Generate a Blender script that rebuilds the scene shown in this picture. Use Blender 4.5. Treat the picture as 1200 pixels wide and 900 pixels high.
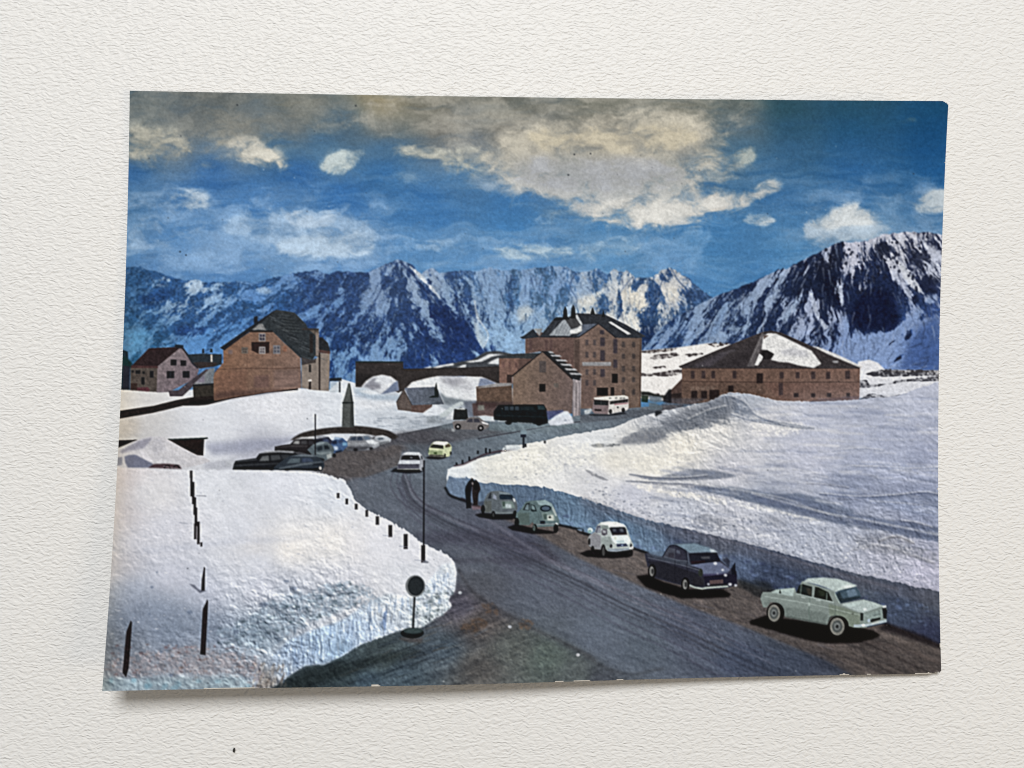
import bpy, math
import numpy as np

# ---------------------------------------------------------------- camera, world, light, exposure
scene = bpy.context.scene
for o in list(bpy.data.objects): bpy.data.objects.remove(o)
COL = scene.collection
from mathutils import Matrix, Vector
MM = 0.001
cam_d = bpy.data.cameras.new('camera'); cam = bpy.data.objects.new('camera', cam_d); COL.objects.link(cam)
cam_d.sensor_width = 36.0; cam_d.lens = 36.0*950/1200; cam_d.clip_start = .005; cam_d.clip_end = 20
cam.matrix_world = Matrix(((0.998896, -0.008041, -0.046290, -11.85106*MM), (0.006504, 0.999425, -0.033268, -4.70027*MM), (0.046531, 0.032931, 0.998374, 146.76327*MM), (0, 0, 0, 1)))
scene.camera = cam
world = bpy.data.worlds.new('World'); scene.world = world; world.use_nodes = True
bg = world.node_tree.nodes['Background']; bg.inputs[0].default_value = (.97, .98, 1.0, 1); bg.inputs[1].default_value = .19
def area(name, loc, target, sx, sy, power, col):
    d = bpy.data.lights.new(name, 'AREA'); d.shape = 'RECTANGLE'; d.size = sx; d.size_y = sy; d.energy = power; d.color = col
    o = bpy.data.objects.new(name, d); COL.objects.link(o); o.location = loc
    o.rotation_euler = (Vector(target)-Vector(loc)).to_track_quat('-Z', 'Y').to_euler(); return o
# a window standing beyond the top edge of the card
area('window_light', (-.06, .84, 1.16), (0, 0, 0), .60, .45, 18.6, (.995, .998, 1.0))
# a warm room lamp far off to the right
area('room_lamp', (.95, -.30, .62), (.03, -.04, 0), .35, .35, 2.4, (1.0, .76, .46))
vs = scene.view_settings; vs.view_transform = 'Standard'; vs.look = 'None'; vs.exposure = 0; vs.gamma = 1; vs.use_curve_mapping = False
scene.render.engine = 'CYCLES'; scene.cycles.filter_width = 1.15

# ---------------------------------------------------------------- materials
class NT:
    def __init__(self, name):
        m = bpy.data.materials.new(name); m.use_nodes = True; self.m = m; self.t = m.node_tree; self.b = self.t.nodes['Principled BSDF']
    def n(self, kind, **kw):
        x = self.t.nodes.new(kind)
        for k, v in kw.items(): setattr(x, k, v)
        return x
    def l(self, a, b): self.t.links.new(a, b)
    def math(self, op, a, b=None, c=None):
        x = self.n('ShaderNodeMath', operation=op)
        for i, v in enumerate((a, b, c)):
            if v is None: continue
            if isinstance(v, (int, float)): x.inputs[i].default_value = v
            else: self.l(v, x.inputs[i])
        return x.outputs[0]
def leather_material():
    k = NT('white_leatherette'); b = k.b
    co = k.n('ShaderNodeTexCoord').outputs['Object']
    mp = k.n('ShaderNodeMapping'); mp.inputs['Scale'].default_value = (1000, 1000, 1000); k.l(co, mp.inputs[0])
    w1 = k.n('ShaderNodeTexNoise'); w1.inputs['Scale'].default_value = .5; w1.inputs['Detail'].default_value = 2; k.l(mp.outputs[0], w1.inputs['Vector'])
    sub = k.n('ShaderNodeVectorMath', operation='SUBTRACT'); k.l(w1.outputs['Color'], sub.inputs[0]); sub.inputs[1].default_value = (.5, .5, .5)
    sc = k.n('ShaderNodeVectorMath', operation='SCALE'); k.l(sub.outputs[0], sc.inputs[0]); sc.inputs['Scale'].default_value = 1.5
    ad = k.n('ShaderNodeVectorMath', operation='ADD'); k.l(mp.outputs[0], ad.inputs[0]); k.l(sc.outputs[0], ad.inputs[1])
    st = k.n('ShaderNodeMapping'); st.inputs['Scale'].default_value = (.95, 2.5, 1); k.l(ad.outputs[0], st.inputs[0])
    g = k.n('ShaderNodeTexNoise'); g.inputs['Scale'].default_value = 1.0; g.inputs['Detail'].default_value = .6; g.inputs['Roughness'].default_value = .4; k.l(st.outputs[0], g.inputs['Vector'])
    s2 = k.n('ShaderNodeMapping'); s2.inputs['Scale'].default_value = (1.5, 2.8, 1); s2.inputs['Rotation'].default_value = (0, 0, .5); s2.inputs['Location'].default_value = (13, 7, 3); k.l(ad.outputs[0], s2.inputs[0])
    g2 = k.n('ShaderNodeTexNoise'); g2.inputs['Scale'].default_value = 1.0; g2.inputs['Detail'].default_value = 1.0; k.l(s2.outputs[0], g2.inputs['Vector'])
    fi = k.n('ShaderNodeTexNoise'); fi.inputs['Scale'].default_value = 7; fi.inputs['Detail'].default_value = 1; k.l(mp.outputs[0], fi.inputs['Vector'])
    h = k.math('MULTIPLY', g.outputs['Fac'], 1.0); h = k.math('MULTIPLY_ADD', g2.outputs['Fac'], .55, h); h = k.math('MULTIPLY_ADD', fi.outputs['Fac'], .06, h)
    bump = k.n('ShaderNodeBump'); bump.inputs['Strength'].default_value = 1.0; bump.inputs['Distance'].default_value = .00020; k.l(h, bump.inputs['Height'])
    k.l(bump.outputs[0], b.inputs['Normal'])
    big = k.n('ShaderNodeTexNoise'); big.inputs['Scale'].default_value = .035; big.inputs['Detail'].default_value = 3; k.l(mp.outputs[0], big.inputs['Vector'])
    cr = k.n('ShaderNodeMix', data_type='RGBA'); cr.inputs[6].default_value = (.80, .79, .762, 1); cr.inputs[7].default_value = (.815, .808, .788, 1); k.l(big.outputs['Fac'], cr.inputs[0])
    k.l(cr.outputs[2], b.inputs['Base Color'])
    b.inputs['Roughness'].default_value = .5; b.inputs['Specular IOR Level'].default_value = .3
    return k.m
def stock_material():
    k = NT('card_stock'); b = k.b
    co = k.n('ShaderNodeTexCoord').outputs['Object']
    n = k.n('ShaderNodeTexNoise'); n.inputs['Scale'].default_value = 900; n.inputs['Detail'].default_value = 4; k.l(co, n.inputs['Vector'])
    r = k.n('ShaderNodeMix', data_type='RGBA'); r.inputs[6].default_value = (.42, .37, .30, 1); r.inputs[7].default_value = (.74, .71, .65, 1); k.l(n.outputs['Fac'], r.inputs[0])
    k.l(r.outputs[2], b.inputs['Base Color']); b.inputs['Roughness'].default_value = .8
    return k.m
def print_material():
    k = NT('printed_ink'); b = k.b
    a = k.n('ShaderNodeAttribute', attribute_name='ink'); k.l(a.outputs['Color'], b.inputs['Base Color'])
    co = k.n('ShaderNodeTexCoord').outputs['Object']
    n = k.n('ShaderNodeTexNoise'); n.inputs['Scale'].default_value = 1100; n.inputs['Detail'].default_value = 3; k.l(co, n.inputs['Vector'])
    bp = k.n('ShaderNodeBump'); bp.inputs['Strength'].default_value = .12; bp.inputs['Distance'].default_value = .00003; k.l(n.outputs['Fac'], bp.inputs['Height']); k.l(bp.outputs[0], b.inputs['Normal'])
    b.inputs['Roughness'].default_value = .45; b.inputs['Specular IOR Level'].default_value = .12
    return k.m
M_LEATHER, M_STOCK, M_PRINT = leather_material(), stock_material(), print_material()
m = NT('dark_speck'); m.b.inputs['Base Color'].default_value = (.02, .018, .016, 1); m.b.inputs['Roughness'].default_value = .9; M_SPECK = m.m

# ---------------------------------------------------------------- the surface under the card
def mesh_obj(name, verts, faces, mat, parent=None):
    me = bpy.data.meshes.new(name); me.from_pydata([tuple(v) for v in verts], [], [tuple(f) for f in faces]); me.materials.append(mat); me.update()
    o = bpy.data.objects.new(name, me); COL.objects.link(o)
    if parent: o.parent = parent
    return o
gx, gy = np.meshgrid(np.linspace(-190, 190, 96), np.linspace(-160, 170, 84))
gz = -.75+.10*np.sin(gx/31+.7)*np.cos(gy/43)+.07*np.sin(gx/17+gy/23)-.03
sv = np.stack([gx, gy, gz], -1).reshape(-1, 3)*MM
sf = [(r*96+c, r*96+c+1, (r+1)*96+c+1, (r+1)*96+c) for r in range(83) for c in range(95)]
surf = mesh_obj('tabletop', sv, sf, M_LEATHER); surf['kind'] = 'structure'
for p in surf.data.polygons: p.use_smooth = True

# ---------------------------------------------------------------- print painter
# The picture printed on the postcard, rasterised with numpy from traced outlines.
SS = 2
OX, OY, CW, CH = 108, 96, 1016, 722
HH, WW = CH*SS, CW*SS
RNG = np.random.RandomState(7)
CAN = np.zeros((HH, WW, 3), np.float32)
IDM = np.zeros((HH, WW), np.int16)
YY = (OY + (np.arange(HH)+.5)/SS).astype(np.float32)
XX = (OX + (np.arange(WW)+.5)/SS).astype(np.float32)
TAB = RNG.rand(256, 256).astype(np.float32)

def upsample(L, ease=False):
    # bilinear (optionally eased) resampling of a coarse lattice to the canvas
    def idx(n, m):
        t = np.linspace(0, m-1.001, n); i = t.astype(int); f = (t-i).astype(np.float32)
        return i, (f*f*(3-2*f) if ease else f)
    L = np.asarray(L, np.float32); iy, fy = idx(HH, L.shape[0]); ix, fx = idx(WW, L.shape[1])
    sh = (slice(None), None)+(None,)*(L.ndim-2)
    R = L[iy]*(1-fy[sh])+L[iy+1]*fy[sh]
    sh = (None, slice(None))+(None,)*(L.ndim-2)
    return R[:, ix]*(1-fx[sh])+R[:, ix+1]*fx[sh]
def lattice(cx, cy, seed):
    r = np.random.RandomState(seed)
    return upsample(r.rand(int(CH/cy)+3, int(CW/cx)+3)*2-1, True)
NZ = {c: lattice(c, c, int(c*10)) for c in (1.3, 2.6, 5, 10, 22, 48)}
FB = .5*NZ[22]+.3*NZ[10]+.2*NZ[5]
FINE = .5*NZ[1.3]+.35*NZ[2.6]+.25*NZ[5]
HS = .6*lattice(14, 2.2, 901)+.4*lattice(40, 5, 902)       # horizontal streaks
VS = .6*lattice(2.0, 9, 903)+.4*lattice(5, 16, 904)        # vertical streaks
def vn(x, y, s=0):
    xi = np.floor(x).astype(int); yi = np.floor(y).astype(int); fx = x-xi; fy = y-yi
    fx = fx*fx*(3-2*fx); fy = fy*fy*(3-2*fy)
    a = TAB[(yi+s*37) & 255, (xi+s*91) & 255]; b = TAB[(yi+s*37) & 255, (xi+1+s*91) & 255]
    c = TAB[(yi+1+s*37) & 255, (xi+s*91) & 255]; d = TAB[(yi+1+s*37) & 255, (xi+1+s*91) & 255]
    return (a*(1-fx)+b*fx)*(1-fy)+(c*(1-fx)+d*fx)*fy
def sm(a, b, x):
    t = np.clip((x-a)/(b-a), 0, 1); return t*t*(3-2*t)
def blur(m, r):
    r = max(1, int(r*SS))
    for _ in range(2):
        for ax in (0, 1):
            p = np.concatenate([np.repeat(m.take([0], ax), r+1, ax), m, np.repeat(m.take([-1], ax), r, ax)], ax)
            c = np.cumsum(p, ax, dtype=np.float32); n = m.shape[ax]
            m = (c.take(np.arange(2*r+1, 2*r+1+n), ax)-c.take(np.arange(0, n), ax))/(2*r+1)
    return m
def coverage(pts, pad=0):
    P = (np.asarray(pts, float)-[OX, OY])*SS
    x0 = max(0, int(P[:, 0].min()-pad*SS)-2); x1 = min(WW, int(P[:, 0].max()+pad*SS)+3)
    y0 = max(0, int(P[:, 1].min()-pad*SS)-2); y1 = min(HH, int(P[:, 1].max()+pad*SS)+3)
    if x1 <= x0 or y1 <= y0: return None
    m = np.zeros((y1-y0, x1-x0), np.float32); A = P; B = np.roll(P, -1, 0)
    cols = np.arange(x0, x1)
    for r in range(y0, y1):
        for sub in (.25, .75):
            y = r+sub; k = (A[:, 1] <= y) != (B[:, 1] <= y)
            if not k.any(): continue
            a, b = A[k], B[k]
            xs = np.sort(a[:, 0]+(y-a[:, 1])/(b[:, 1]-a[:, 1])*(b[:, 0]-a[:, 0]))
            for i in range(0, len(xs)-1, 2):
                lo, hi = max(xs[i], x0), min(xs[i+1], x1)
                if hi <= lo: continue
                i0 = int(lo)-x0; i1 = min(int(hi)-x0+1, x1-x0)
                m[r-y0, i0:i1] += .5*np.clip(np.minimum(cols[i0:i1]+1, hi)-np.maximum(cols[i0:i1], lo), 0, 1)
    return y0, y1, x0, x1, m
def field(cps, power=3.0, eps=60):
    # smooth interpolation of (x, y, value...) control points, evaluated coarsely
    st = 8; gy = np.linspace(OY, OY+CH, HH//st+2); gx = np.linspace(OX, OX+CW, WW//st+2)
    GX, GY = np.meshgrid(gx, gy); num = 0; den = 0
    for c in cps:
        d = ((GX-c[0])**2+((GY-c[1])*1.25)**2+eps)**(-power/2)
        num = num+d[..., None]*np.array(c[2], float).reshape(-1); den = den+d
    F = (num/den[..., None]).astype(np.float32)
    return upsample(F)
PARTS = [None]
def part(name, label=None, parent=0):
    PARTS.append((name, label, parent)); return len(PARTS)-1
def put(box, m, col, a=1.0, tex=0, tf=None, grad=None):
    y0, y1, x0, x1 = box; m = m*a
    if isinstance(col, np.ndarray): c = col[y0:y1, x0:x1]
    else:
        c = np.broadcast_to(np.array(col, np.float32), m.shape+(3,))
        if grad is not None:
            (ax, ay), (bx, by), c2 = grad
            d2 = (bx-ax)**2+(by-ay)**2
            t = np.clip(((XX[None, x0:x1]-ax)*(bx-ax)+(YY[y0:y1, None]-ay)*(by-ay))/d2, 0, 1)[..., None]
            c = c*(1-t)+np.array(c2, np.float32)*t
    if tex:
        n = (FINE if tf is None else tf)[y0:y1, x0:x1]
        c = c*(1+tex*n[..., None])
    CAN[y0:y1, x0:x1] += (c-CAN[y0:y1, x0:x1])*m[..., None]
def fill(pts, col, pid=None, a=1.0, soft=0, tex=0.06, tf=None, grad=None, rough=0, rn=None):
    r = coverage(pts, soft*2+rough*2+1)
    if r is None: return None
    y0, y1, x0, x1, m = r
    if soft: m = blur(m, soft)
    if rough:
        n = (FB if rn is None else rn)[y0:y1, x0:x1]
        if not soft: m = blur(m, rough)
        m = sm(.08, .92, m+(.5*n+.35*NZ[2.6][y0:y1, x0:x1]+.25*NZ[5][y0:y1, x0:x1])*np.minimum(1, 4*m*(1-m)+.3*m))
        m = m*np.clip(.72+.55*NZ[2.6][y0:y1, x0:x1]+.35*NZ[1.3][y0:y1, x0:x1]+.4*HS[y0:y1, x0:x1]+.3*NZ[5][y0:y1, x0:x1], 0, 1)
    put((y0, y1, x0, x1), m, col, a, tex, tf, grad)
    if pid is not None: IDM[y0:y1, x0:x1][m > .5] = pid
    return (y0, y1, x0, x1), m
def oval(cx, cy, rx, ry, n=28):
    t = np.arange(n)*2*math.pi/n; return np.stack([cx+rx*np.cos(t), cy+ry*np.sin(t)], 1)
def rect(x0, y0, x1, y1): return [(x0, y0), (x1, y0), (x1, y1), (x0, y1)]
def stroke(pts, w, col, pid=None, a=1.0, soft=0, tex=.05, w2=None):
    pts = np.asarray(pts, float); n = len(pts); d = np.gradient(pts, axis=0) if n > 2 else np.repeat(pts[1:]-pts[:1], 2, 0)
    d /= np.linalg.norm(d, axis=1, keepdims=True)+1e-9; nn = np.stack([-d[:, 1], d[:, 0]], 1)
    ww = np.linspace(w, w if w2 is None else w2, n)[:, None]/2
    return fill(np.concatenate([pts+nn*ww, (pts-nn*ww)[::-1]]), col, pid, a, soft, tex)
def smooth(pts, k=8):
    # Catmull-Rom through the points
    P = np.asarray(pts, float); P = np.concatenate([2*P[:1]-P[1:2], P, 2*P[-1:]-P[-2:-1]]); out = []
    t = np.linspace(0, 1, k, endpoint=False)[:, None]
    for i in range(1, len(P)-2):
        a, b, c, d = P[i-1], P[i], P[i+1], P[i+2]
        out.append(.5*(2*b+(c-a)*t+(2*a-5*b+4*c-d)*t*t+(3*b-a-3*c+d)*t**3))
    out.append(P[-2:-1]); return np.concatenate(out)
def win(ox, oy, s):
    return lambda *p: np.array([(ox+x*s, oy+y*s) for x, y in (p[0] if len(p) == 1 and not np.isscalar(p[0][0]) else p)])
q = 4/15
Wa, Wb, Wc, Wd = win(100, 80, q), win(400, 80, q), win(680, 80, q), win(880, 80, q)
We, Wf, Wg, Wh = win(100, 280, q), win(400, 280, q), win(680, 280, q), win(880, 280, q)
Wi, Wj, Wk, Wl = win(100, 480, q), win(400, 480, q), win(680, 480, q), win(880, 480, q)
Wm, Wn, Wo, Wp = win(80, 660, q), win(380, 660, q), win(660, 660, q), win(880, 660, q)

# ---- sky
SKY = part('printed_sky', 'printed blue sky with tan and white clouds')
sky = field([(x, y, c) for y, row in {
 100: {150: (92,106,108), 250: (98,104,102), 350: (118,118,104), 450: (165,148,108), 500: (118,116,100), 600: (112,112,100), 700: (120,120,105), 800: (128,126,108), 870: (120,122,108), 900: (48,88,100), 1000: (42,86,104), 1110: (28,84,118)},
 125: {150: (98,112,116), 250: (104,110,108), 350: (122,122,110), 450: (158,146,115), 500: (120,118,104), 600: (112,114,104), 700: (112,114,102), 800: (118,118,104), 870: (100,110,108), 920: (44,88,106), 1000: (38,88,116), 1110: (26,86,128)},
 150: {150: (106,120,124), 220: (108,116,118), 290: (132,134,128), 340: (116,122,122), 400: (78,108,130), 450: (118,122,118), 520: (124,122,114), 600: (126,122,112), 700: (132,128,116), 800: (128,128,118), 870: (96,118,130), 930: (46,94,124), 1000: (36,94,136), 1110: (24,86,138)},
 175: {150: (120,136,140), 210: (110,134,154), 270: (120,142,160), 330: (62,112,152), 380: (74,122,160), 450: (70,118,158), 540: (120,128,136), 620: (150,148,144), 720: (150,148,142), 800: (140,144,144), 870: (74,118,150), 930: (52,104,146), 1000: (42,102,154), 1100: (26,90,146)},
 203: {150: (34,98,164), 250: (42,106,174), 350: (44,110,178), 450: (46,114,176), 540: (66,124,176), 620: (110,140,172), 720: (130,150,172), 820: (62,116,164), 900: (64,118,164), 1000: (48,110,168), 1100: (32,100,160)},
 235: {150: (76,126,172), 220: (74,130,188), 300: (54,120,188), 400: (48,116,184), 500: (52,120,184), 600: (60,126,186), 680: (74,132,184), 800: (80,136,184), 920: (62,120,174), 1000: (56,118,176), 1100: (66,120,172)},
 265: {150: (92,142,190), 220: (80,138,196), 300: (98,150,202), 400: (98,150,202), 500: (62,128,190), 600: (66,134,194), 720: (64,130,186), 820: (62,130,190), 920: (80,138,188), 1020: (100,150,192), 1100: (80,134,182)},
 295: {150: (92,142,192), 250: (108,156,206), 400: (114,160,206), 500: (94,150,202), 600: (100,154,204), 720: (96,152,200), 820: (78,142,196), 920: (80,142,194), 1000: (90,140,186)},
 322: {150: (78,128,184), 260: (88,142,200), 400: (92,146,204), 600: (96,152,208), 800: (84,144,200), 900: (74,136,192)}}.items() for x, c in row.items()], 4.0, 420)
put((0, HH, 0, WW), np.ones((HH, WW), np.float32), sky, tex=.05, tf=.6*FB+.5*HS+.5*FINE)
IDM[:] = SKY
SKH = int((345-OY)*SS)
gx, gy = np.meshgrid(XX, YY[:SKH])
wx_ = 16*(vn(gx/34, gy/22, 40)-.5)+8*(vn(gx/13, gy/9, 41)-.5); wy_ = 10*(vn(gx/34, gy/22, 42)-.5)+6*(vn(gx/13, gy/9, 43)-.5)
def cfbm(sx, sy, seed, octs):
    out = 0; amp = 1.0; f = 1.0
    for o in range(octs):
        out = out+amp*vn((gx+wx_)*f/sx+o*17.3, (gy+wy_)*f/sy+o*9.1, seed+o); amp *= .6; f *= 2.05
    out = (out-out.mean())/out.std(); r = np.zeros((HH, WW), np.float32); r[:SKH] = out; return r
CLB = cfbm(30, 18, 50, 5); CLW = .5*cfbm(80, 9, 60, 4)
put((0, SKH, 0, WW), np.clip(.08+.07*CLW[:SKH]*2, 0, .3)*sm(150, 240, YY[:SKH])[:, None], (168,192,216), 1)
put((0, SKH, 0, WW), np.clip(.04-.10*CLW[:SKH]*2, 0, .3), (40,96,156), .4)
def cloud(pts, col, soft, a=.9, amp=1.0, grad=None):
    y0, y1, x0, x1, m = coverage(pts, soft*6+10); m = .35*blur(m, soft*.8)+.35*blur(m, soft*2.2)+.3*blur(m, soft*4.5)
    n = CLB[y0:y1, x0:x1]; w = CLW[y0:y1, x0:x1]
    e = m+amp*(.235*n+.12*w)*np.minimum(1, 2.2*m)*(1.3-.6*m)
    m2 = sm(.12, 1.0, e)*(.72+.28*np.clip(.5+.45*n, 0, 1))
    put((y0, y1, x0, x1), m2, col, min(1, a*1.05), .045, CLB+.6*CLW+.6*FINE, grad)
cloud([(140,100),(420,100),(432,150),(340,148),(300,172),(220,186),(140,186)], (142,142,134), 12, .55)
cloud([(420,108),(880,112),(872,180),(830,232),(720,256),(630,230),(540,196),(466,176),(425,146)], (176,171,158), 16, .55)
cloud([(140,232),(300,236),(460,240),(462,312),(140,318)], (138,172,208), 15, .55, 1.2)
cloud([(470,272),(620,276),(820,276),(830,316),(480,318)], (140,174,208), 14, .4, 1.3)
cloud([(930,235),(1110,215),(1110,275),(1040,285),(950,300),(920,280)], (140,168,198), 14, .4, 1.2)
cloud([(200,158),(270,160),(330,180),(346,202),(310,198),(260,186),(205,180)], (168,168,160), 6, .6)
cloud([(560,205),(640,215),(660,240),(600,232),(540,215)], (120,152,186), 9, .5)
cloud([(150,150),(185,152),(215,160),(262,166),(268,180),(220,182),(150,182)], (176,172,156), 7, .8)
cloud(Wa((620,330),(680,290),(760,300),(800,350),(860,400),(910,435),(880,450),(820,410),(740,420),(690,430),(640,400),(600,370)), (205,200,186), 3, .9)
cloud(Wa((560,160),(760,180),(740,300),(600,330),(500,280)), (140,138,128), 10, .6)
cloud([(372,196),(385,183),(405,176),(424,172),(430,180),(416,194),(404,205),(382,202)], (188,198,196), 3, .9)
cloud([(150,222),(200,222),(246,228),(248,244),(225,248),(180,246),(150,244)], (124,158,192), 6, .75)
cloud([(200,228),(225,222),(244,228),(246,242),(225,246),(205,240)], (176,192,206), 4, .85)
cloud([(150,255),(190,253),(196,268),(240,262),(250,272),(200,290),(150,296)], (150,178,206), 6, .6)
cloud([(260,264),(275,256),(300,247),(310,252),(330,245),(350,250),(365,247),(380,244),(395,250),(430,255),(445,270),(440,292),(410,300),(370,297),(335,300),(318,286),(285,276),(262,272)], (158,186,214), 4, .8)
cloud([(330,250),(350,246),(372,258),(385,248),(398,255),(380,268),(345,266)], (188,204,220), 3, .6)
cloud([(322,284),(360,276),(420,270),(440,282),(438,296),(380,300),(330,298)], (182,200,216), 4, .6)
cloud([(465,178),(478,168),(500,170),(525,178),(560,172),(575,182),(568,200),(535,198),(505,190),(480,184)], (184,184,172), 4, .85)
cloud([(455,205),(480,204),(520,200),(540,206),(500,212),(465,212)], (140,165,185), 5, .5)
BIG = [(560,182),(575,165),(600,156),(625,148),(650,140),(690,136),(720,132),(760,134),(795,134),(815,140),(838,142),(850,152),(858,166),(857,182),(845,192),(826,197),(815,206),(812,216),(824,228),(838,224),(845,226),(856,224),(868,222),(886,214),(903,211),(920,215),(916,224),(896,234),(874,244),(846,253),(810,261),(770,265),(730,265),(705,260),(688,254),(668,242),(640,234),(605,220),(580,206)]
cloud(BIG, (192,185,168), 6, .85, .9, grad=((700,175),(700,240),(192,192,190)))
cloud([(600,190),(680,182),(760,186),(820,196),(800,214),(730,222),(650,220),(600,208)], (158,162,170), 9, .7)
cloud([(610,160),(650,150),(720,148),(800,150),(830,164),(790,178),(700,180),(640,176)], (196,184,156), 7, .6)
cloud([(690,240),(760,232),(830,236),(880,228),(912,216),(890,234),(830,252),(760,262),(700,258)], (214,211,203), 4, .75)
cloud([(824,240),(830,228),(843,224),(846,234),(860,228),(868,222),(880,224),(888,214),(904,211),(921,216),(910,226),(880,240),(840,250)], (206,204,198), 2, .85)
cloud([(858,178),(872,170),(886,172),(884,188),(874,192),(860,186)], (178,182,172), 3, .7)
cloud([(868,258),(880,250),(895,250),(911,259),(898,264),(876,264)], (186,198,206), 2, .9)
cloud([(940,264),(962,252),(990,240),(1004,238),(1020,244),(1034,258),(1046,270),(1030,278),(1000,284),(965,292),(945,288)], (176,192,206), 3, .85)
cloud([(945,262),(975,248),(1004,240),(1022,250),(1030,262),(1000,262),(970,268)], (212,213,210), 3, .7)
cloud([(1066,238),(1080,230),(1108,220),(1108,248),(1080,250)], (186,194,198), 3, .85)
cloud([(1050,140),(1072,138),(1076,144),(1052,148)], (90,120,130), 2, .6)
cloud([(612,268),(622,262),(632,250),(638,262),(634,270)], (150,182,212), 3, .7)
cloud([(484,290),(505,278),(525,278),(538,290),(510,296)], (146,180,212), 3, .75)
cloud([(565,300),(580,292),(600,288),(630,288),(640,292),(655,288),(680,292),(660,304),(610,304)], (186,204,214), 3, .8)
cloud([(672,290),(700,282),(740,278),(752,290),(735,300),(690,304)], (168,192,210), 4, .7)
cloud([(808,272),(830,270),(836,280),(815,282)], (120,165,205), 4, .5)
cloud([(560,318),(700,312),(700,322),(560,324)], (130,170,212), 5, .4)

# ---- mountains
def mountain(outline, pid, snow, rock, lvl, ang, sx, sy, seed, soft=.5, w=.2, warp=1.0, iso=.2, patches=(), fz=.12):
    for pts, c, a, sf in patches:
        r = coverage(pts, sf*3+2)
        if r is None: continue
        y0, y1, x0, x1, m = r; m = blur(m, sf*1.3); bright = sum(c) > 330
        tgt = snow if bright else rock
        lvl[y0:y1, x0:x1, 0] += m*a*(.42 if bright else -.36)
        tgt[y0:y1, x0:x1] += (np.array(c, np.float32)-tgt[y0:y1, x0:x1])*(m*a)[..., None]
    y0, y1, x0, x1, m = coverage(outline, 3)
    X = XX[None, x0:x1]+0*YY[y0:y1, None]; Y = YY[y0:y1, None]+0*X
    A = np.radians(ang[y0:y1, x0:x1, 0]-90)
    wx = warp*(9*(vn(X/24, Y/24, seed+5)-.5)+5*(vn(X/8, Y/8, seed+6)-.5)+3*(vn(X/3.5, Y/3.5, seed+8)-.5)); wy = warp*(9*(vn(X/22, Y/22, seed+7)-.5)+4*(vn(X/7, Y/7, seed+9)-.5))
    K = 9; ks = np.linspace(float(A.min()), float(A.max())+1e-3, K); dk = ks[1]-ks[0]; n = np.zeros_like(X)
    for k in range(K):
        wk = np.clip(1-np.abs(A-ks[k])/dk, 0, 1)
        if wk.max() <= 0: continue
        U = (X+wx)*np.cos(ks[k])+(Y+wy)*np.sin(ks[k]); V = -(X+wx)*np.sin(ks[k])+(Y+wy)*np.cos(ks[k])
        nk = 0; amp = .5; f = 1.0; tot = 0
        for o in range(4):
            nk = nk+amp*vn(U*f/sx, V*f/sy, seed+o+k*3); tot += amp; amp *= .72; f *= 1.9
        n += wk*nk/tot
    n = (1-iso)*n+iso*vn(X/11, Y/11, seed+15)+fz*(vn(X/2.6, Y/2.6, seed+13)-.5)+.4*fz*(vn(X/1.4, Y/1.4, seed+14)-.5); n = (n-.5)*2.4+.5
    L = lvl[y0:y1, x0:x1, 0]; s = sm(.5-w, .5+w, n+L-.5)
    fine = vn(X/2.2, Y/2.2, seed+11)*.6+vn(X/5, Y/5, seed+12)*.4-.5
    c = (snow[y0:y1, x0:x1]*(1+.22*fine[..., None]))*s[..., None]+(rock[y0:y1, x0:x1]*(1+.55*fine[..., None]))*(1-s[..., None])
    m = blur(m, soft)
    CAN[y0:y1, x0:x1] += (c-CAN[y0:y1, x0:x1])*m[..., None]; IDM[y0:y1, x0:x1][m > .5] = pid
def jag(pts, amp, seed, step=2.5):
    P = np.asarray(pts, float); r = np.random.RandomState(seed); out = []
    for a, b in zip(P[:-1], P[1:]):
        k = max(1, int(np.hypot(*(b-a))/step)); t = np.arange(k)[:, None]/k
        s = a*(1-t)+b*t; s[:, 1] += r.randn(k)*amp*np.minimum(1, 2*np.minimum(t[:, 0], 1-t[:, 0])+.3); out.append(s)
    out.append(P[-1:]); return np.concatenate(out)
RIDGE = [(140,316),(150,313),(165,312),(172,316),(185,319),(205,326),(218,329),(232,328),(242,331),(262,331),(276,329),(292,331),(305,330),(318,326),(335,322),(352,319),(368,317),(380,320),(386,322),(393,318),(405,318),(420,319),(432,319),(442,314),(452,309),(460,307),(466,304),(470,305),(476,307),(484,311),(488,316),(494,321),(500,316),(507,314),(515,320),(528,318),(545,317),(560,318),(573,313),(590,317),(607,316),(618,315),(632,314),(648,312),(664,312),(672,318),(690,318),(700,314),(712,322),(719,315),(728,318),(737,318),(744,325),(755,325),(765,325),(775,316),(784,313),(792,316),(798,322),(808,326),(818,336),(832,347),(845,354),(860,365)]
LEFT = part('printed_mountain_range', 'printed range of blue snowy mountains behind the buildings')
rk = field([(150,330,(40,80,130)),(150,420,(38,84,126)),(220,350,(44,84,140)),(300,350,(44,86,142)),(340,400,(34,66,122)),(400,350,(40,68,120)),(440,350,(48,74,122)),(440,400,(32,58,108)),(520,380,(30,52,102)),(540,410,(34,60,118)),(600,340,(70,108,155)),(640,360,(70,106,150)),(700,340,(60,96,146)),(760,360,(44,76,122)),(800,340,(60,92,140)),(400,430,(30,62,118)),(760,400,(30,50,92))])
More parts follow.
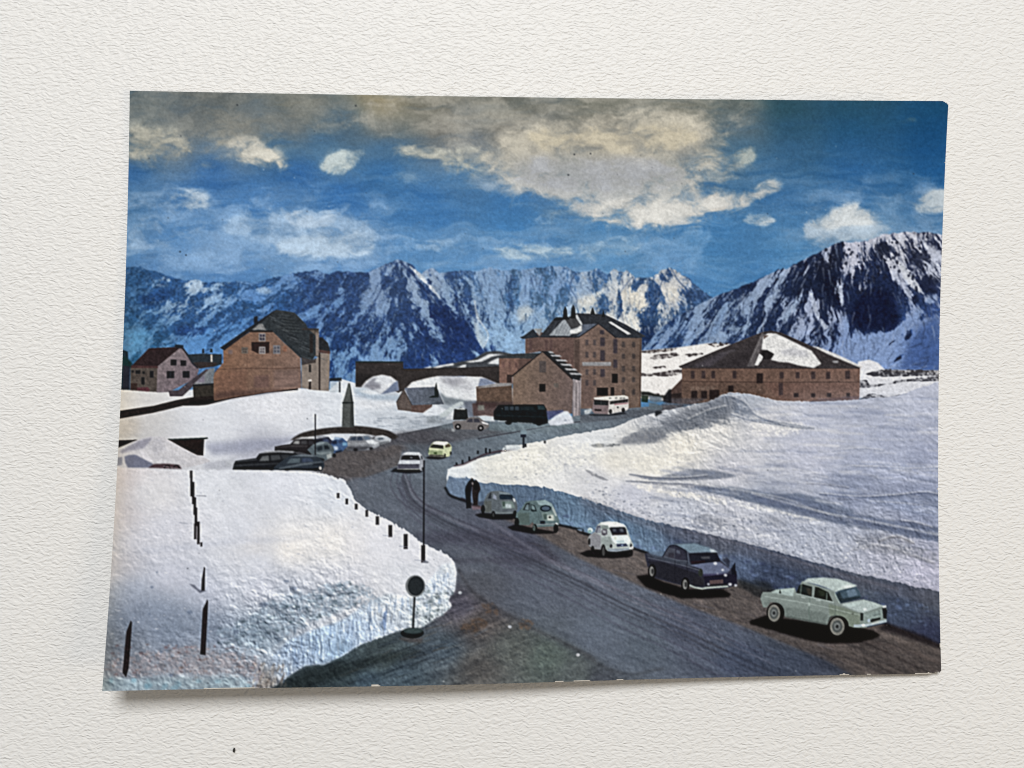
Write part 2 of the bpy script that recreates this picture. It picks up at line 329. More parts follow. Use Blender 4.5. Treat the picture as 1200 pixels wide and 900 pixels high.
sn = field([(150,340,(74,124,178)),(160,400,(84,138,186)),(215,335,(170,196,220)),(250,330,(150,184,218)),(300,350,(96,146,206)),(260,400,(84,142,206)),(380,360,(104,144,196)),(400,430,(112,156,204)),(450,340,(130,158,196)),(450,420,(122,160,204)),(500,330,(150,172,200)),(540,330,(138,170,206)),(600,330,(132,166,206)),(600,400,(140,178,216)),(650,340,(128,164,208)),(660,390,(150,184,214)),(700,335,(150,176,206)),(735,345,(214,214,212)),(700,370,(216,216,210)),(788,340,(206,206,206)),(748,375,(214,214,210)),(830,350,(120,150,190)),(760,400,(140,170,205))])
lv = field([(150,330,.36),(160,400,.62),(170,360,.4),(220,335,.62),(230,360,.34),(205,345,.28),(250,400,.62),(200,420,.72),(300,345,.5),(280,360,.42),(330,380,.4),(360,335,.42),(400,340,.34),(420,400,.3),(440,330,.5),(470,320,.55),(470,360,.44),(440,400,.52),(500,390,.3),(505,340,.62),(540,400,.22),(560,420,.2),(480,425,.22),(440,425,.75),(520,430,.5),(560,350,.66),(600,340,.64),(580,390,.6),(640,340,.58),(600,390,.8),(620,400,.85),(660,370,.72),(690,340,.66),(700,360,.66),(740,350,.66),(760,340,.46),(785,340,.62),(800,350,.5),(740,395,.64),(760,380,.5),(820,350,.42),(390,430,.72),(360,350,.34),(395,380,.3)], 3.5)
lv[...] = (lv-.5)*.95+.43
sn[...] = sn*np.array([.98,.98,.98], np.float32); rk *= np.array([1.14,1.12,1.06], np.float32)
an = field([(150,350,150),(220,345,140),(300,350,155),(380,350,140),(420,350,125),(445,335,118),(440,400,120),(466,310,95),(490,340,60),(510,380,58),(545,410,50),(580,350,80),(640,350,100),(700,350,70),(760,350,110),(790,340,70),(820,350,50)], 3)
LP = (
  ([(206,328),(216,327),(240,331),(244,345),(232,342),(222,340),(214,336)], (178,200,222), .8, 2.0),
  ([(298,338),(310,335),(320,342),(312,345),(302,343)], (160,188,216), .8, 1.5),
  ([(343,374),(372,358),(400,350),(404,358),(385,366),(362,376),(348,380)], (112,158,212), .8, 2.0),
  ([(205,402),(240,390),(270,380),(300,368),(290,385),(270,398),(256,412),(215,416)], (90,146,206), .75, 3.0),
  ([(150,390),(172,385),(180,398),(165,412),(152,420)], (94,158,204), .7, 3.0),
  ([(160,348),(190,338),(205,340),(196,352),(170,362)], (34,70,124), .7, 2.5),
  ([(205,384),(235,380),(245,388),(225,394),(206,393)], (36,72,136), .7, 2.5),
  ([(482,312),(490,318),(500,328),(507,336),(512,345),(506,342),(498,334),(490,324)], (208,216,222), .85, 1.0),
  ([(500,362),(525,358),(540,372),(556,390),(556,405),(540,412),(520,400),(508,385)], (30,54,108), .75, 3.0),
  ([(470,430),(480,414),(500,410),(520,420),(540,430),(545,440),(470,440)], (36,66,124), .75, 3.0),
  ([(594,330),(602,322),(608,330),(600,345),(603,356),(592,384),(585,384),(595,360),(592,345)], (48,82,132), .55, 2.0),
  ([(605,362),(618,358),(626,362),(620,374),(608,378)], (196,204,206), .8, 2.0),
  ([(553,358),(560,368),(562,384),(572,398),(566,408),(556,398),(556,378)], (196,208,216), .8, 1.6),
  ([(560,385),(580,380),(600,384),(614,396),(640,410),(610,416),(580,410),(566,400)], (150,186,220), .6, 4.0),
  ([(728,340),(745,338),(756,346),(760,360),(752,368),(742,358),(732,352)], (228,222,208), .9, 2.0),
  ([(730,372),(742,366),(752,378),(758,392),(745,388),(732,382)], (222,220,212), .85, 2.0),
  ([(778,338),(790,334),(796,346),(790,356),(780,350)], (226,222,212), .85, 1.8),
  ([(674,352),(690,346),(704,340),(712,330),(706,346),(696,356),(682,360)], (222,220,212), .85, 1.8),
  ([(712,330),(722,326),(730,336),(722,350),(712,352)], (204,208,210), .7, 2.0),
  ([(756,338),(770,330),(776,344),(768,366),(756,378),(750,362)], (52,84,134), .6, 2.5),
  ([(770,322),(784,315),(792,324),(782,332),(772,334)], (50,76,118), .6, 1.6),
  ([(800,335),(815,340),(830,350),(806,356),(798,346)], (46,72,116), .6, 2.0))
mountain(np.concatenate([jag(RIDGE, .7, 3), [(860,450),(138,450)]]), LEFT, sn, rk, lv, an, 10, 32, 1, .5, .22, .8, .12, LP, .10)
def gullies(pid, ang, box, n, cols, lmin, lmax, wmax, a, seed):
    r = np.random.RandomState(seed); x0, y0, x1, y1 = box
    for k in range(n):
        x = r.uniform(x0, x1); y = r.uniform(y0, y1); iy, ix = int((y-OY)*SS), int((x-OX)*SS)
        if IDM[iy, ix] != pid: continue
        th = math.radians(float(ang[iy, ix, 0])+r.uniform(-22, 22)); l = r.uniform(lmin, lmax); e = (x+l*math.cos(th), y+l*math.sin(th))
        if not (y0-4 < e[1] < 448) or IDM[int((e[1]-OY)*SS), int(np.clip((e[0]-OX)*SS, 0, WW-1))] != pid: continue
        md = ((x+e[0])/2+r.uniform(-2, 2), (y+e[1])/2+r.uniform(-1.5, 1.5))
        stroke(smooth([(x, y), md, e], 4), r.uniform(.5, 1)*wmax, cols[k % len(cols)], None, a*r.uniform(.4, 1), .3, .1, w2=.4)
gullies(LEFT, an, (150,312,830,440), 620, [(34,56,100),(28,48,92),(46,72,118)], 4, 15, 1.8, .55, 61)
gullies(LEFT, an, (150,312,830,440), 380, [(150,182,216),(176,198,222),(132,166,208)], 4, 13, 1.6, .5, 62)
gullies(LEFT, an, (670,318,800,390), 160, [(226,222,212),(60,88,132),(212,212,210)], 3, 10, 1.6, .6, 63)
for P, w, c, a in (([(468,306),(484,322),(500,342),(522,368),(548,396),(558,412)], 2.6, (30,50,96), .6), ([(480,312),(494,326),(508,340),(516,350)], 2.2, (214,220,226), .8), ([(466,308),(452,330),(440,352),(424,380),(412,404)], 2.2, (36,58,104), .45),
  ([(432,320),(410,338),(392,352),(376,372)], 2.0, (36,60,108), .5), ([(345,322),(372,330),(392,336),(410,334)], 2.4, (38,60,104), .5), ([(556,352),(560,372),(572,392),(566,408)], 2.4, (206,214,220), .7), ([(600,322),(596,342),(600,356),(590,380)], 2.4, (48,78,124), .6),
  ([(636,322),(632,338),(640,352)], 1.6, (56,84,128), .6), ([(674,320),(668,336),(676,352),(670,366)], 1.8, (54,82,128), .6), ([(786,314),(796,330),(812,344),(826,352)], 2.2, (52,78,120), .6), ([(783,316),(774,334),(768,352),(756,372)], 2.2, (50,76,120), .55), ([(742,324),(730,338),(722,354)], 1.6, (56,84,130), .5)):
    stroke(smooth(P, 6), w, c, None, a, .6, .2, w2=w*.5)
RIGHT = part('printed_mountain', 'printed dark rocky mountain striped with snow at the right')
RR = [(750,412),(762,398),(770,390),(780,380),(795,370),(812,361),(826,353),(835,349),(848,343),(864,338),(880,331),(896,324),(906,319),(915,316),(924,314),(940,305),(953,298),(960,296),(966,292),(976,287),(986,283),(1000,284),(1014,282),(1022,280),(1034,275),(1046,273),(1060,272),(1076,273),(1090,272),(1110,275)]
rk2 = field([(760,400,(30,52,92)),(850,370,(34,50,84)),(900,350,(28,40,70)),(960,340,(26,34,58)),(1020,350,(26,36,66)),(1090,300,(40,46,70)),(1080,400,(50,80,140))])
sn2 = field([(780,390,(120,150,190)),(850,370,(140,164,196)),(900,330,(150,170,200)),(960,300,(176,186,210)),(1000,300,(196,198,214)),(1060,290,(200,202,214)),(1095,310,(190,196,214)),(1000,410,(130,156,204)),(1050,420,(128,156,206)),(1090,420,(72,104,164)),(960,360,(164,176,204))])
lv2 = field([(770,400,.4),(820,380,.46),(850,360,.38),(880,350,.4),(920,330,.34),(960,300,.5),(990,300,.62),(1000,290,.7),(1040,300,.6),(1070,290,.62),(1095,300,.66),(930,380,.3),(950,350,.34),(970,330,.2),(985,380,.42),(1010,370,.06),(1040,370,.04),(1030,345,.1),(1060,350,.22),(1070,340,.55),(1000,410,.85),(1040,410,.9),(1060,390,.85),(1090,400,.92),(1000,340,.3),(1090,350,.3),(920,400,.25),(970,405,.3)], 4)
lv2[...] = lv2+.025; rk2 *= np.array([1.3,1.3,1.25], np.float32)
an2 = field([(770,400,130),(850,370,125),(900,350,122),(930,380,112),(950,320,112),(970,350,85),(1000,320,80),(1050,310,62),(1090,330,50),(1020,380,80),(1060,420,150)], 3)
RP = (
  (Wh((440,380),(450,290),(500,230),(560,215),(620,240),(640,300),(660,370),(620,410),(560,400),(500,405)), (26,34,66), .9, 2.0),
  (Wh((290,150),(340,130),(380,170),(390,250),(370,300),(340,290),(310,220)), (24,32,56), .8, 1.8),
  (Wh((330,60),(385,25),(400,60),(395,120),(350,140),(300,160),(280,120)), (36,40,58), .65, 2.0),
  (Wh((545,40),(580,10),(610,30),(612,80),(590,100),(560,80)), (40,44,62), .7, 1.4),
  (Wh((640,90),(665,110),(700,150),(750,220),(740,250),(710,220),(670,170)), (206,210,218), .85, 1.0),
  (Wh((250,220),(280,250),(300,330),(340,390),(320,400),(285,340),(262,270)), (186,196,216), .85, 1.0),
  (Wh((380,190),(400,210),(410,290),(395,300),(385,240)), (184,194,214), .8, .9),
  (Wh((400,330),(440,350),(450,420),(560,420),(640,400),(740,300),(815,220),(820,260),(700,390),(640,470),(600,560),(420,520),(385,480),(420,440)), (136,162,208), .85, 2.0),
  (Wh((650,580),(700,450),(760,380),(825,330),(825,580)), (72,102,162), .85, 3.0),
  (Wh((660,430),(690,385),(712,420),(700,445),(670,445)), (30,42,72), .85, .8),
  (Wh((580,490),(630,430),(640,445),(600,485)), (36,48,80), .85, .8),
  (Wh((612,570),(640,520),(662,505),(660,540),(640,570)), (28,38,64), .9, .8),
  (Wh((740,190),(770,160),(810,190),(820,240),(780,240),(750,220)), (36,44,72), .8, 1.4),
  (Wh((700,260),(730,240),(738,270),(715,290)), (32,42,70), .85, 1.0),
  (Wh((720,70),(800,60),(780,100),(730,90)), (60,66,86), .6, 1.2),
  (Wh((720,340),(800,270),(826,280),(815,340),(770,360)), (60,84,138), .7, 2.0),
  (Wg((560,430),(620,300),(650,270),(640,330),(600,420)), (120,150,190), .7, 1.5),
  (Wg((880,350),(940,260),(980,240),(960,300),(900,370)), (150,172,202), .75, 1.4),
  (Wg((700,290),(740,230),(790,210),(770,250),(720,320)), (140,162,196), .6, 1.4),
  (Wg((440,470),(490,380),(530,330),(540,350),(500,400),(470,460)), (140,166,202), .7, 1.2),
  (Wg((320,480),(370,410),(430,380),(400,420),(350,480)), (134,160,198), .7, 1.2))
mountain(np.concatenate([jag(RR, .7, 5), [(1110,450),(740,450)]]), RIGHT, sn2, rk2, lv2, an2, 9, 48, 21, .5, .19, .7, .08, RP, .08)
gullies(RIGHT, an2, (760,280,1098,440), 420, [(30,40,66),(36,48,78),(50,62,92)], 6, 24, 1.8, .5, 64)
gullies(RIGHT, an2, (760,280,1098,430), 260, [(170,184,208),(196,202,216),(146,166,198)], 5, 20, 1.8, .55, 65)
RNS = np.random.RandomState(31)
for k in range(120):
    x = RNS.uniform(968, 1098); y = RNS.uniform(284, 345); r = RNS.uniform(.7, 2.2)
    if IDM[int((y-OY)*SS), int((x-OX)*SS)] == RIGHT: fill(oval(x, y, r, r*RNS.uniform(.8, 1.8), 8), (34,40,62), RIGHT, .7, 0, .1)
fill(Wh((-40,480),(40,470),(110,430),(250,480),(400,520),(480,545),(820,578),(825,660),(-40,660)), (214,214,220), RIGHT, .0)

# ---- ground behind the buildings
FAR = part('printed_snow_slope', 'printed snow slope with dark rock between the two big buildings')
fill(Wg((262,492),(420,478),(560,458),(665,462),(560,520),(450,560),(445,640),(440,720),(262,700)), (236,232,228), FAR, tex=.05, soft=.6)
for pts in (((305,525),(330,508),(420,500),(440,512),(400,520),(330,530)), ((262,592),(340,588),(445,572),(450,592),(380,604),(262,602)), ((455,508),(530,500),(545,506),(480,518)), ((548,462),(600,454),(668,458),(600,476)), ((305,565),(370,557),(380,565),(330,570)), ((262,496),(380,482),(430,478),(400,494),(300,502)), ((262,672),(330,676),(390,692),(390,704),(262,690))):
    fill(Wg(pts), (62,54,56), FAR, .9, 0, .15, rough=.9)
FAR_A = FAR; FAR = part('printed_snow_slope', 'printed snow slope right of the low building')
fill(Wh((470,540),(520,530),(560,545),(590,575),(830,578),(830,700),(470,700)), (228,228,232), FAR, soft=.6)
for pts in (((498,594),(540,580),(600,572),(830,578),(830,602),(640,604),(540,604)), ((600,640),(640,622),(720,612),(830,604),(830,624),(700,626)), ((470,618),(510,622),(520,640),(600,636),(560,650),(470,655)), ((470,712),(515,682),(545,680),(600,692),(665,686),(640,698),(560,708))):
    fill(Wh(pts), (46,46,54), FAR, .92, 0, .15, rough=.8)
Wu = win(410, 410, .15)
FAR = part('printed_hillock', 'printed dark hillock with snow streaks above the long wall')
fill(Wu((560,150),(700,125),(850,95),(960,75),(1060,15),(1150,8),(1260,30),(1260,160),(560,160)), (72,76,82), FAR, tex=.12, soft=.6)
for pts in (((575,142),(635,128),(640,138),(600,146)), ((645,142),(700,122),(810,104),(812,120),(740,128),(670,146)), ((830,142),(880,118),(910,114),(905,136),(870,140)), ((1075,108),(1110,85),(1165,60),(1165,112)), ((900,92),(1000,78),(1090,32),(1200,34),(1110,52),(1030,92),(940,98))):
    fill(Wu(pts), (226,228,230), FAR, .95, .4, .05)

# ---- far left walls, mid snow
FAR = part('printed_tree', 'printed dark tree edge at the far left')
fill([(130,405),(150,412),(152,460),(130,470)], (30,52,66), FAR, tex=.1)
fill(We((150,520),(175,515),(205,545),(200,570),(150,580)), (18,56,58), FAR, soft=.8)
MID = part('printed_snowfield', 'printed white snowfield around the monument and cottages')
midc = field([(150,470,(222,218,214)),(150,500,(206,202,200)),(250,490,(222,224,230)),(330,480,(230,231,236)),(400,470,(226,230,236)),(470,480,(206,212,220)),(300,530,(186,188,200)),(200,540,(206,206,210)),(430,500,(214,220,228)),(540,490,(160,170,180)),(560,470,(200,205,212)),(250,520,(222,224,230)),(150,520,(202,200,198))])
fill([(130,456),(152,457),(172,456),(200,460),(230,456),(300,463),(351,455),(386,457),(400,444),(420,450),(560,440),(640,470),(640,520),(560,530),(400,560),(130,556)], midc, MID, tex=.025, tf=.5*HS+.6*FINE+.3*FB)
for pts, c, a, s in (
  (Wi((520,150),(700,135),(860,125),(960,110),(860,160),(700,190),(560,200)), (160,164,184), .8, 3),
  (Wf((60,660),(150,690),(260,690),(240,710),(120,700),(60,690)), (170,184,204), .7, 2),
  (Wf((230,790),(400,800),(420,850),(300,860),(250,840)), (178,186,196), .6, 3),
  (We((640,700),(900,690),(1060,740),(900,780),(700,770)), (236,236,240), .7, 6),
  ([(142,486),(165,490),(160,512),(140,515)], (200,188,172), .5, 5)):
    fill(pts, c, MID, a, s, .06)
for k in range(70):
    x = RNS.uniform(430, 520); y = RNS.uniform(488, 510)
    stroke([(x, y), (x+RNS.uniform(4, 12), y+RNS.uniform(-.6, .6))], RNS.uniform(.6, 1.4), (150,160,172), MID, .5)

# ---- left house group
SH = part('printed_house', 'printed small grey house with brown roof beside the long dark wall')
Ws = win(140, 395, .1)
fill(Ws((130,360),(455,360),(445,645),(125,625)), (78,72,70), SH, tex=.12)
fill(Ws((445,345),(690,130),(735,120),(800,205),(865,305),(935,365),(905,470),(850,505),(580,645),(435,648)), (116,108,122), SH, tex=.1, grad=((190,425),(222,450),(100,92,112)))
SR = part('printed_roof', None, SH)
fill(Ws((140,340),(345,130),(640,118),(700,120),(700,135),(445,345)), (60,38,42), SR, tex=.15)
fill(Ws((138,332),(450,338),(452,364),(136,362)), (92,52,52), SR, tex=.1)
fill(Ws((640,110),(660,85),(750,95),(750,122),(700,135)), (36,50,68), SR)
fill(Ws((690,130),(745,118),(800,195),(865,300),(930,360),(915,372),(850,315),(790,215),(735,140)), (50,48,62), SR)
for r in ((600,262,668,332),(715,272,782,338),(555,398,642,482),(742,398,822,478),(142,388,168,418),(188,388,244,430),(356,396,398,476),(256,470,294,556),(268,402,296,430)):
    fill(Ws(rect(*r)), (28,34,42), part('printed_window', None, SH), .95)
for x in (632, 600): stroke(Ws((x,402),(x,480)), .5, (90,92,100), None, .6)
fill(Ws((200,592),(330,585),(360,618),(340,640),(200,625)), (92,42,58), SH, .9)
fill(Ws((130,540),(210,540),(205,620),(130,615)), (58,40,38), SH, .9)
fill(Ws((45,330),(125,345),(120,615),(35,620)), (44,44,58), FAR, .9)
AX = part('printed_outbuilding', 'printed low dark outbuildings between the two left houses')
fill(Ws((780,205),(960,195),(1200,200),(1200,320),(1100,350),(950,355),(860,310)), (34,50,66), AX, tex=.1)
fill(Ws((860,300),(960,290),(1150,300),(1110,345),(940,370)), (52,46,50), AX)
fill(Ws((850,560),(905,470),(1060,365),(1115,362),(1108,552)), (112,122,138), AX, tex=.05, grad=((230,440),(250,440),(92,112,132)))
fill(Ws((900,530),(960,470),(1000,440),(995,530)), (104,100,138), AX, .7, .8)
fill(Ws((860,572),(1108,555),(1160,500),(1180,730),(1000,780),(868,735)), (50,48,44), AX, tex=.12)
fill(Ws((845,556),(1110,540),(1110,562),(850,578)), (28,34,44), AX)
fill(Ws(rect(1068,205,1090,292)), (158,164,168), AX)
fill(Ws((1060,180),(1064,138),(1088,138),(1092,182)), (26,36,44), AX)
fill(Ws((968,190),(970,140),(990,135),(995,190)), (26,40,62), AX)
fill(Ws((575,630),(690,622),(850,495),(1020,372),(1045,380),(860,560),(850,590),(740,695),(590,695)), (66,60,76), AX, tex=.1)
LW = part('printed_wall', 'printed long dark retaining wall below the left houses')
fill(We((140,756),(300,733),(400,708),(475,694),(560,690),(700,676),(880,658),(935,652),(935,664),(800,676),(640,703),(540,728),(500,732),(430,733),(300,764),(140,792)), (48,36,34), LW, tex=.15)
fill(Ws((830,740),(1000,735),(1200,700),(1260,690),(1200,745),(1000,795),(800,800)), (30,26,28), LW, .8, .8)

# ---- big house with balcony
BH = part('printed_house', 'printed large tan gabled house with dark slate roof and balcony')
Wb2 = win(240, 350, .14440)
fill(Wb2((785,535),(905,495),(925,440),(1015,445),(1008,750),(880,742),(840,732),(785,725)), (124,118,114), BH, tex=.09, tf=VS)
fill(Wb2((780,245),(925,250),(930,470),(900,470),(840,420),(780,350)), (86,80,76), BH, tex=.1)
fill(Wb2((150,415),(380,262),(555,268),(640,355),(776,470),(782,725),(640,742),(450,770),(250,798),(75,830),(70,640),(80,600),(150,520)), (126,90,68), BH, tex=.09, tf=.6*HS+.6*FINE, grad=((265,420),(352,440),(122,98,90)))
fill(Wb2((100,600),(340,575),(340,760),(80,800)), (118,80,66), BH, .5, 2, .08)
fill(Wb2((80,760),(380,740),(640,730),(640,748),(250,800),(75,830)), (66,46,48), BH, .6, 2)
fill(Wb2((560,580),(775,575),(778,715),(640,730),(560,730)), (116,94,92), BH, .7, 1.5, .22, HS)
fill(Wb2((400,625),(520,620),(525,720),(395,725)), (92,66,72), BH, .5, 1.2)
stroke(Wb2((100,575),(340,565),(560,568),(776,562)), 1.1, (84,58,50), BH, .7)
stroke(Wb2((345,440),(345,560)), .8, (100,70,58), BH, .6); stroke(Wb2((552,440),(552,560)), .8, (100,72,60), BH, .6)
BR = part('printed_roof', None, BH)
fill(Wb2((122,398),(300,275),(560,98),(600,92),(585,130),(450,215),(372,262),(160,420)), (36,42,54), BR, tex=.12)
fill(Wb2((575,92),(640,98),(728,114),(780,165),(822,208),(838,245),(900,300),(902,455),(870,505),(770,475),(552,268),(372,264),(450,205)), (52,62,70), BR, tex=.16)
for k in range(26):
    t = k/25; x = 560+t*290+RNS.uniform(-60, 40); y = 150+t*310+RNS.uniform(-40, 20); l = RNS.uniform(40, 110)
    if y < 260 and x > 700: x -= 60
    stroke(Wb2((x, y), (x+l, y+l*.42)), RNS.uniform(.5, 1.1), [(118,128,136),(30,36,44),(96,104,110)][k % 3], BR, .55)
for k in range(12):
    y = 125+k*13; stroke(Wb2((600+RNS.uniform(-20, 40), y), (690+k*11, y+14)), .6, [(104,112,108),(34,40,46)][k % 2], BR, .5)
fill(Wb2((375,262),(440,205),(470,205),(500,262),(430,248)), (158,156,156), BR, .9, .3)
fill(Wb2((360,255),(550,258),(555,272),(365,272)), (34,32,38), BR)
fill(Wb2((782,475),(870,500),(905,480),(900,520),(785,540)), (82,68,64), BR, .9)
fill(Wb2((925,315),(950,312),(1000,360),(1018,430),(1015,440),(925,415)), (44,50,58), BR, tex=.12)
fill(Wb2((928,412),(1018,428),(1016,448),(925,438)), (106,68,62), BR)
fill(Wb2((790,238),(925,242),(925,258),(785,255)), (64,58,58), BR)
fill(Wb2(rect(900,275,926,460)), (118,112,112), BH); fill(Wb2(rect(850,285,878,440)), (40,38,42), BH)
fill(Wb2(rect(924,440,938,742)), (52,44,46), BH); fill(Wb2((398,205),(398,148),(428,140),(428,190)), (30,40,62), BR)
def house_window(W, r, frame, pane, parent, f=.16, cross=True):
    i = part('printed_window', None, parent); x0, y0, x1, y1 = r; dx, dy = (x1-x0)*f, (y1-y0)*f
    fill(W(rect(*r)), frame, i); fill(W(rect(x0+dx, y0+dy, x1-dx, y1-dy)), pane, i)
    if cross:
        xm, ym = (x0+x1)/2, (y0+y1)/2
        fill(W(rect(xm-dx/2, y0, xm+dx/2, y1)), frame, i, .8); fill(W(rect(x0, ym-dy/2, x1, ym+dy/2)), frame, i, .8)
house_window(Wb2, (438,278,494,348), (150,138,136), (66,58,84), BH)
BAL = part('printed_balcony', None, BH)
fill(Wb2((378,352),(525,350),(522,440),(495,445),(490,395),(440,395),(435,445),(380,420)), (62,36,34), BAL, tex=.12)
house_window(Wb2, (440,390,492,448), (158,150,150), (104,90,96), BH)
house_window(Wb2, (554,378,612,448), (142,136,142), (92,92,108), BH)
house_window(Wb2, (298,395,348,445), (126,112,100), (108,86,74), BH)
fill(Wb2(rect(635,385,665,430)), (146,88,62), BH, .7, .8); fill(Wb2(rect(190,415,225,450)), (104,90,96), BH, .8, .4)
fill(Wb2(rect(845,535,862,595)), (34,34,42), part('printed_window', None, BH)); fill(Wb2((842,735),(846,668),(862,668),(862,738)), (44,30,30), part('printed_door', None, BH))
fill(Wb2((838,660),(866,655),(866,670),(840,672)), (220,220,220), BH)
fill(Wb2((1015,645),(1110,640),(1110,668),(1015,668)), (38,46,54), CW0 if False else MID); fill(Wb2(rect(1088,672,1102,760)), (70,74,80), MID); fill(Wb2(rect(1015,672,1085,760)), (200,208,214), MID, .8)

# ---- walls and cottage in the middle
CW_ = part('printed_wall', 'printed long brown stone wall between the houses and hotel')
fill(Wu((45,92),(415,92),(418,150),(900,138),(1175,128),(1175,265),(1100,255),(1030,215),(900,205),(690,208),(480,258),(450,300),(380,335),(300,300),(45,290)), (64,55,54), CW_, tex=.12, tf=.6*HS+.6*FINE)
fill(Wu((45,88),(415,90),(415,102),(45,102)), (34,54,60), CW_); fill(Wu((50,180),(180,190),(90,285),(50,285)), (40,36,38), CW_, .6, 1.5)
stroke(Wu((418,150),(900,140),(1175,130)), .8, (44,42,46), CW_, .8)
fill(Wu((88,290),(130,240),(180,208),(250,193),(320,207),(372,245),(380,318),(300,330),(235,348),(150,312)), (222,224,228), MID, soft=.4)
fill(Wu((100,285),(180,222),(210,215),(190,250),(240,270),(240,300),(170,315)), (128,128,140), MID, .75, 1.2, .15, HS)
fill(Wu((240,348),(300,300),(345,255),(375,240),(385,318),(310,335)), (112,126,156), MID, .9, .6)
fill(Wu((440,298),(490,250),(560,232),(620,216),(690,205),(900,210),(1030,210),(1160,268),(1000,285),(990,395),(930,402),(850,388),(740,368),(700,310)), (228,230,232), MID, soft=.5)
fill(Wu((690,212),(900,215),(880,270),(800,290),(740,260)), (150,150,160), MID, .75, 3); fill(Wu((840,240),(960,235),(960,330),(880,330)), (196,196,202), MID, .6, 3)
fill(Wu((1018,222),(1060,222),(1150,262),(1000,290)), (124,136,162), MID, .9, .5)
fill(Wu((20,300),(110,295),(220,350),(420,360),(380,390),(200,395),(60,350)), (176,192,206), MID, .7, 2)
fill(Wu((60,320),(150,310),(230,345),(160,350)), (238,240,242), MID, .8, 1); fill(Wu((60,400),(350,395),(360,440),(200,470),(60,450)), (232,234,238), MID, .8, 2)
CO = part('printed_cottage', 'printed tiny grey-roofed cottage half buried in snow')
fill(Wu((362,410),(420,308),(482,428),(480,482),(375,468)), (86,78,78), CO, tex=.1)
fill(Wu((480,428),(645,425),(640,450),(575,492),(480,484)), (92,72,70), CO, tex=.1)
COR = part('printed_roof', None, CO)
fill(Wu((425,298),(668,288),(700,345),(735,425),(610,428),(488,432)), (108,120,146), COR, tex=.1, grad=((478,455),(515,470),(86,98,116)))
stroke(Wu((364,408),(420,306),(486,432)), .8, (44,44,50), COR)
fill(Wu((660,305),(676,252),(684,300),(694,330),(692,372),(612,374),(640,358),(662,356)), (34,48,50), COR)
fill(Wu((700,330),(760,370),(960,402),(930,430),(740,425)), (112,122,130), MID, .8, 1.5, .1)
fill(Wu((565,500),(610,465),(670,430),(760,462),(705,512),(600,520)), (222,226,232), MID, soft=.5)
fill(Wu((590,520),(720,515),(725,570),(620,575)), (150,158,166), MID, .8, 1.2, .2)
fill(Wu((700,505),(800,435),(860,405),(890,405),(885,430),(830,450),(760,520),(705,530)), (196,204,206), MID, soft=.4)
fill(Wu((760,520),(830,450),(830,545),(740,545)), (214,218,222), MID, .9, .8)
fill(Wu((890,405),(1000,395),(1000,520),(930,530),(900,460)), (104,112,128), MID, .85, 1.2)

# ---- hotel
HO = part('printed_hotel', 'printed tall brown hotel with steep roofs and chimneys')
Wt = win(550, 350, .18333)
fill(Wt((358,252),(440,212),(690,248),(700,460),(640,440),(480,335),(358,352)), (98,76,74), HO, tex=.1)
for x in (385, 485, 515): fill(Wt(rect(x,262,x+16,330)), (76,56,62), HO, .6, .3)
fill(Wt((668,262),(705,242),(825,160),(935,245),(1102,250),(1096,705),(712,705),(712,520),(668,450)), (114,94,88), HO, tex=.1, tf=.5*HS+.6*FINE, grad=((690,420),(750,420),(102,86,78)))
fill(Wt((672,265),(705,255),(705,500),(672,450)), (74,60,58), HO, .8, .5)
fill(Wt((720,520),(790,500),(800,700),(720,700)), (94,76,78), HO, .6, 3)
stroke(Wt((930,250),(925,560)), .6, (84,66,64), HO, .6); stroke(Wt((1094,255),(1092,700)), 1.2, (70,56,54), HO, .8)
HR = part('printed_roof', None, HO)
fill(Wt((322,248),(350,235),(408,192),(440,236),(450,245),(345,258)), (48,58,72), HR)
fill(Wt((412,192),(468,192),(448,238)), (150,156,160), HR)
fill(Wt((448,244),(540,130),(620,122),(690,93),(865,100),(1000,165),(1128,240),(1092,252),(940,250),(828,158),(702,246)), (54,60,72), HR, tex=.14)
fill(Wt((508,236),(600,135),(645,125),(705,172),(640,238)), (164,174,184), HR, tex=.06)
for k in range(7):
    x = 525+k*20; stroke(Wt((x,236),(x+30+k*3,150)), .6, (110,120,132), HR, .7)
fill(Wt((612,132),(690,120),(712,178),(652,196)), (76,76,80), HR, tex=.2, tf=VS)
fill(Wt((640,205),(685,190),(718,165),(722,205),(690,222),(650,225)), (236,236,232), HR, soft=.3)
fill(Wt((672,110),(690,100),(725,165),(715,172)), (196,200,202), HR)
fill(Wt((722,165),(815,160),(712,238),(688,240),(722,205)), (98,112,138), HR)
fill(Wt((888,150),(905,146),(1035,225),(1012,230)), (226,226,222), HR)
stroke(Wt((700,246),(826,160),(938,250)), 1.3, (40,40,50), HR); stroke(Wt((448,244),(700,246)), 1.2, (40,44,56), HR)
for r in ((600,55,626,126),(650,45,678,126),(776,62,800,100),(848,78,864,116)):
    fill(Wt(((r[0]-3,r[3]),(r[0]+2,r[1]+18),((r[0]+r[2])/2,r[1]-8),(r[2]-2,r[1]+18),(r[2]+3,r[3]))), (24,32,38), part('printed_chimney', None, HO))
fill(Wt((540,128),(560,118),(640,120),(640,132),(540,140)), (30,36,40), HR)
HSI = part('printed_sign_band', None, HO)
for x in (742, 790):
    for y in (262, 340, 452, 520): fill(Wt(rect(x,y,x+20,y+36)), (86,70,74), part('printed_window', None, HO), .55, .3)
for x in (975, 1040):
    for y in (275, 350, 430, 500, 580): fill(Wt(rect(x,y,x+20,y+36)), (78,64,64), part('printed_window', None, HO), .5, .3)

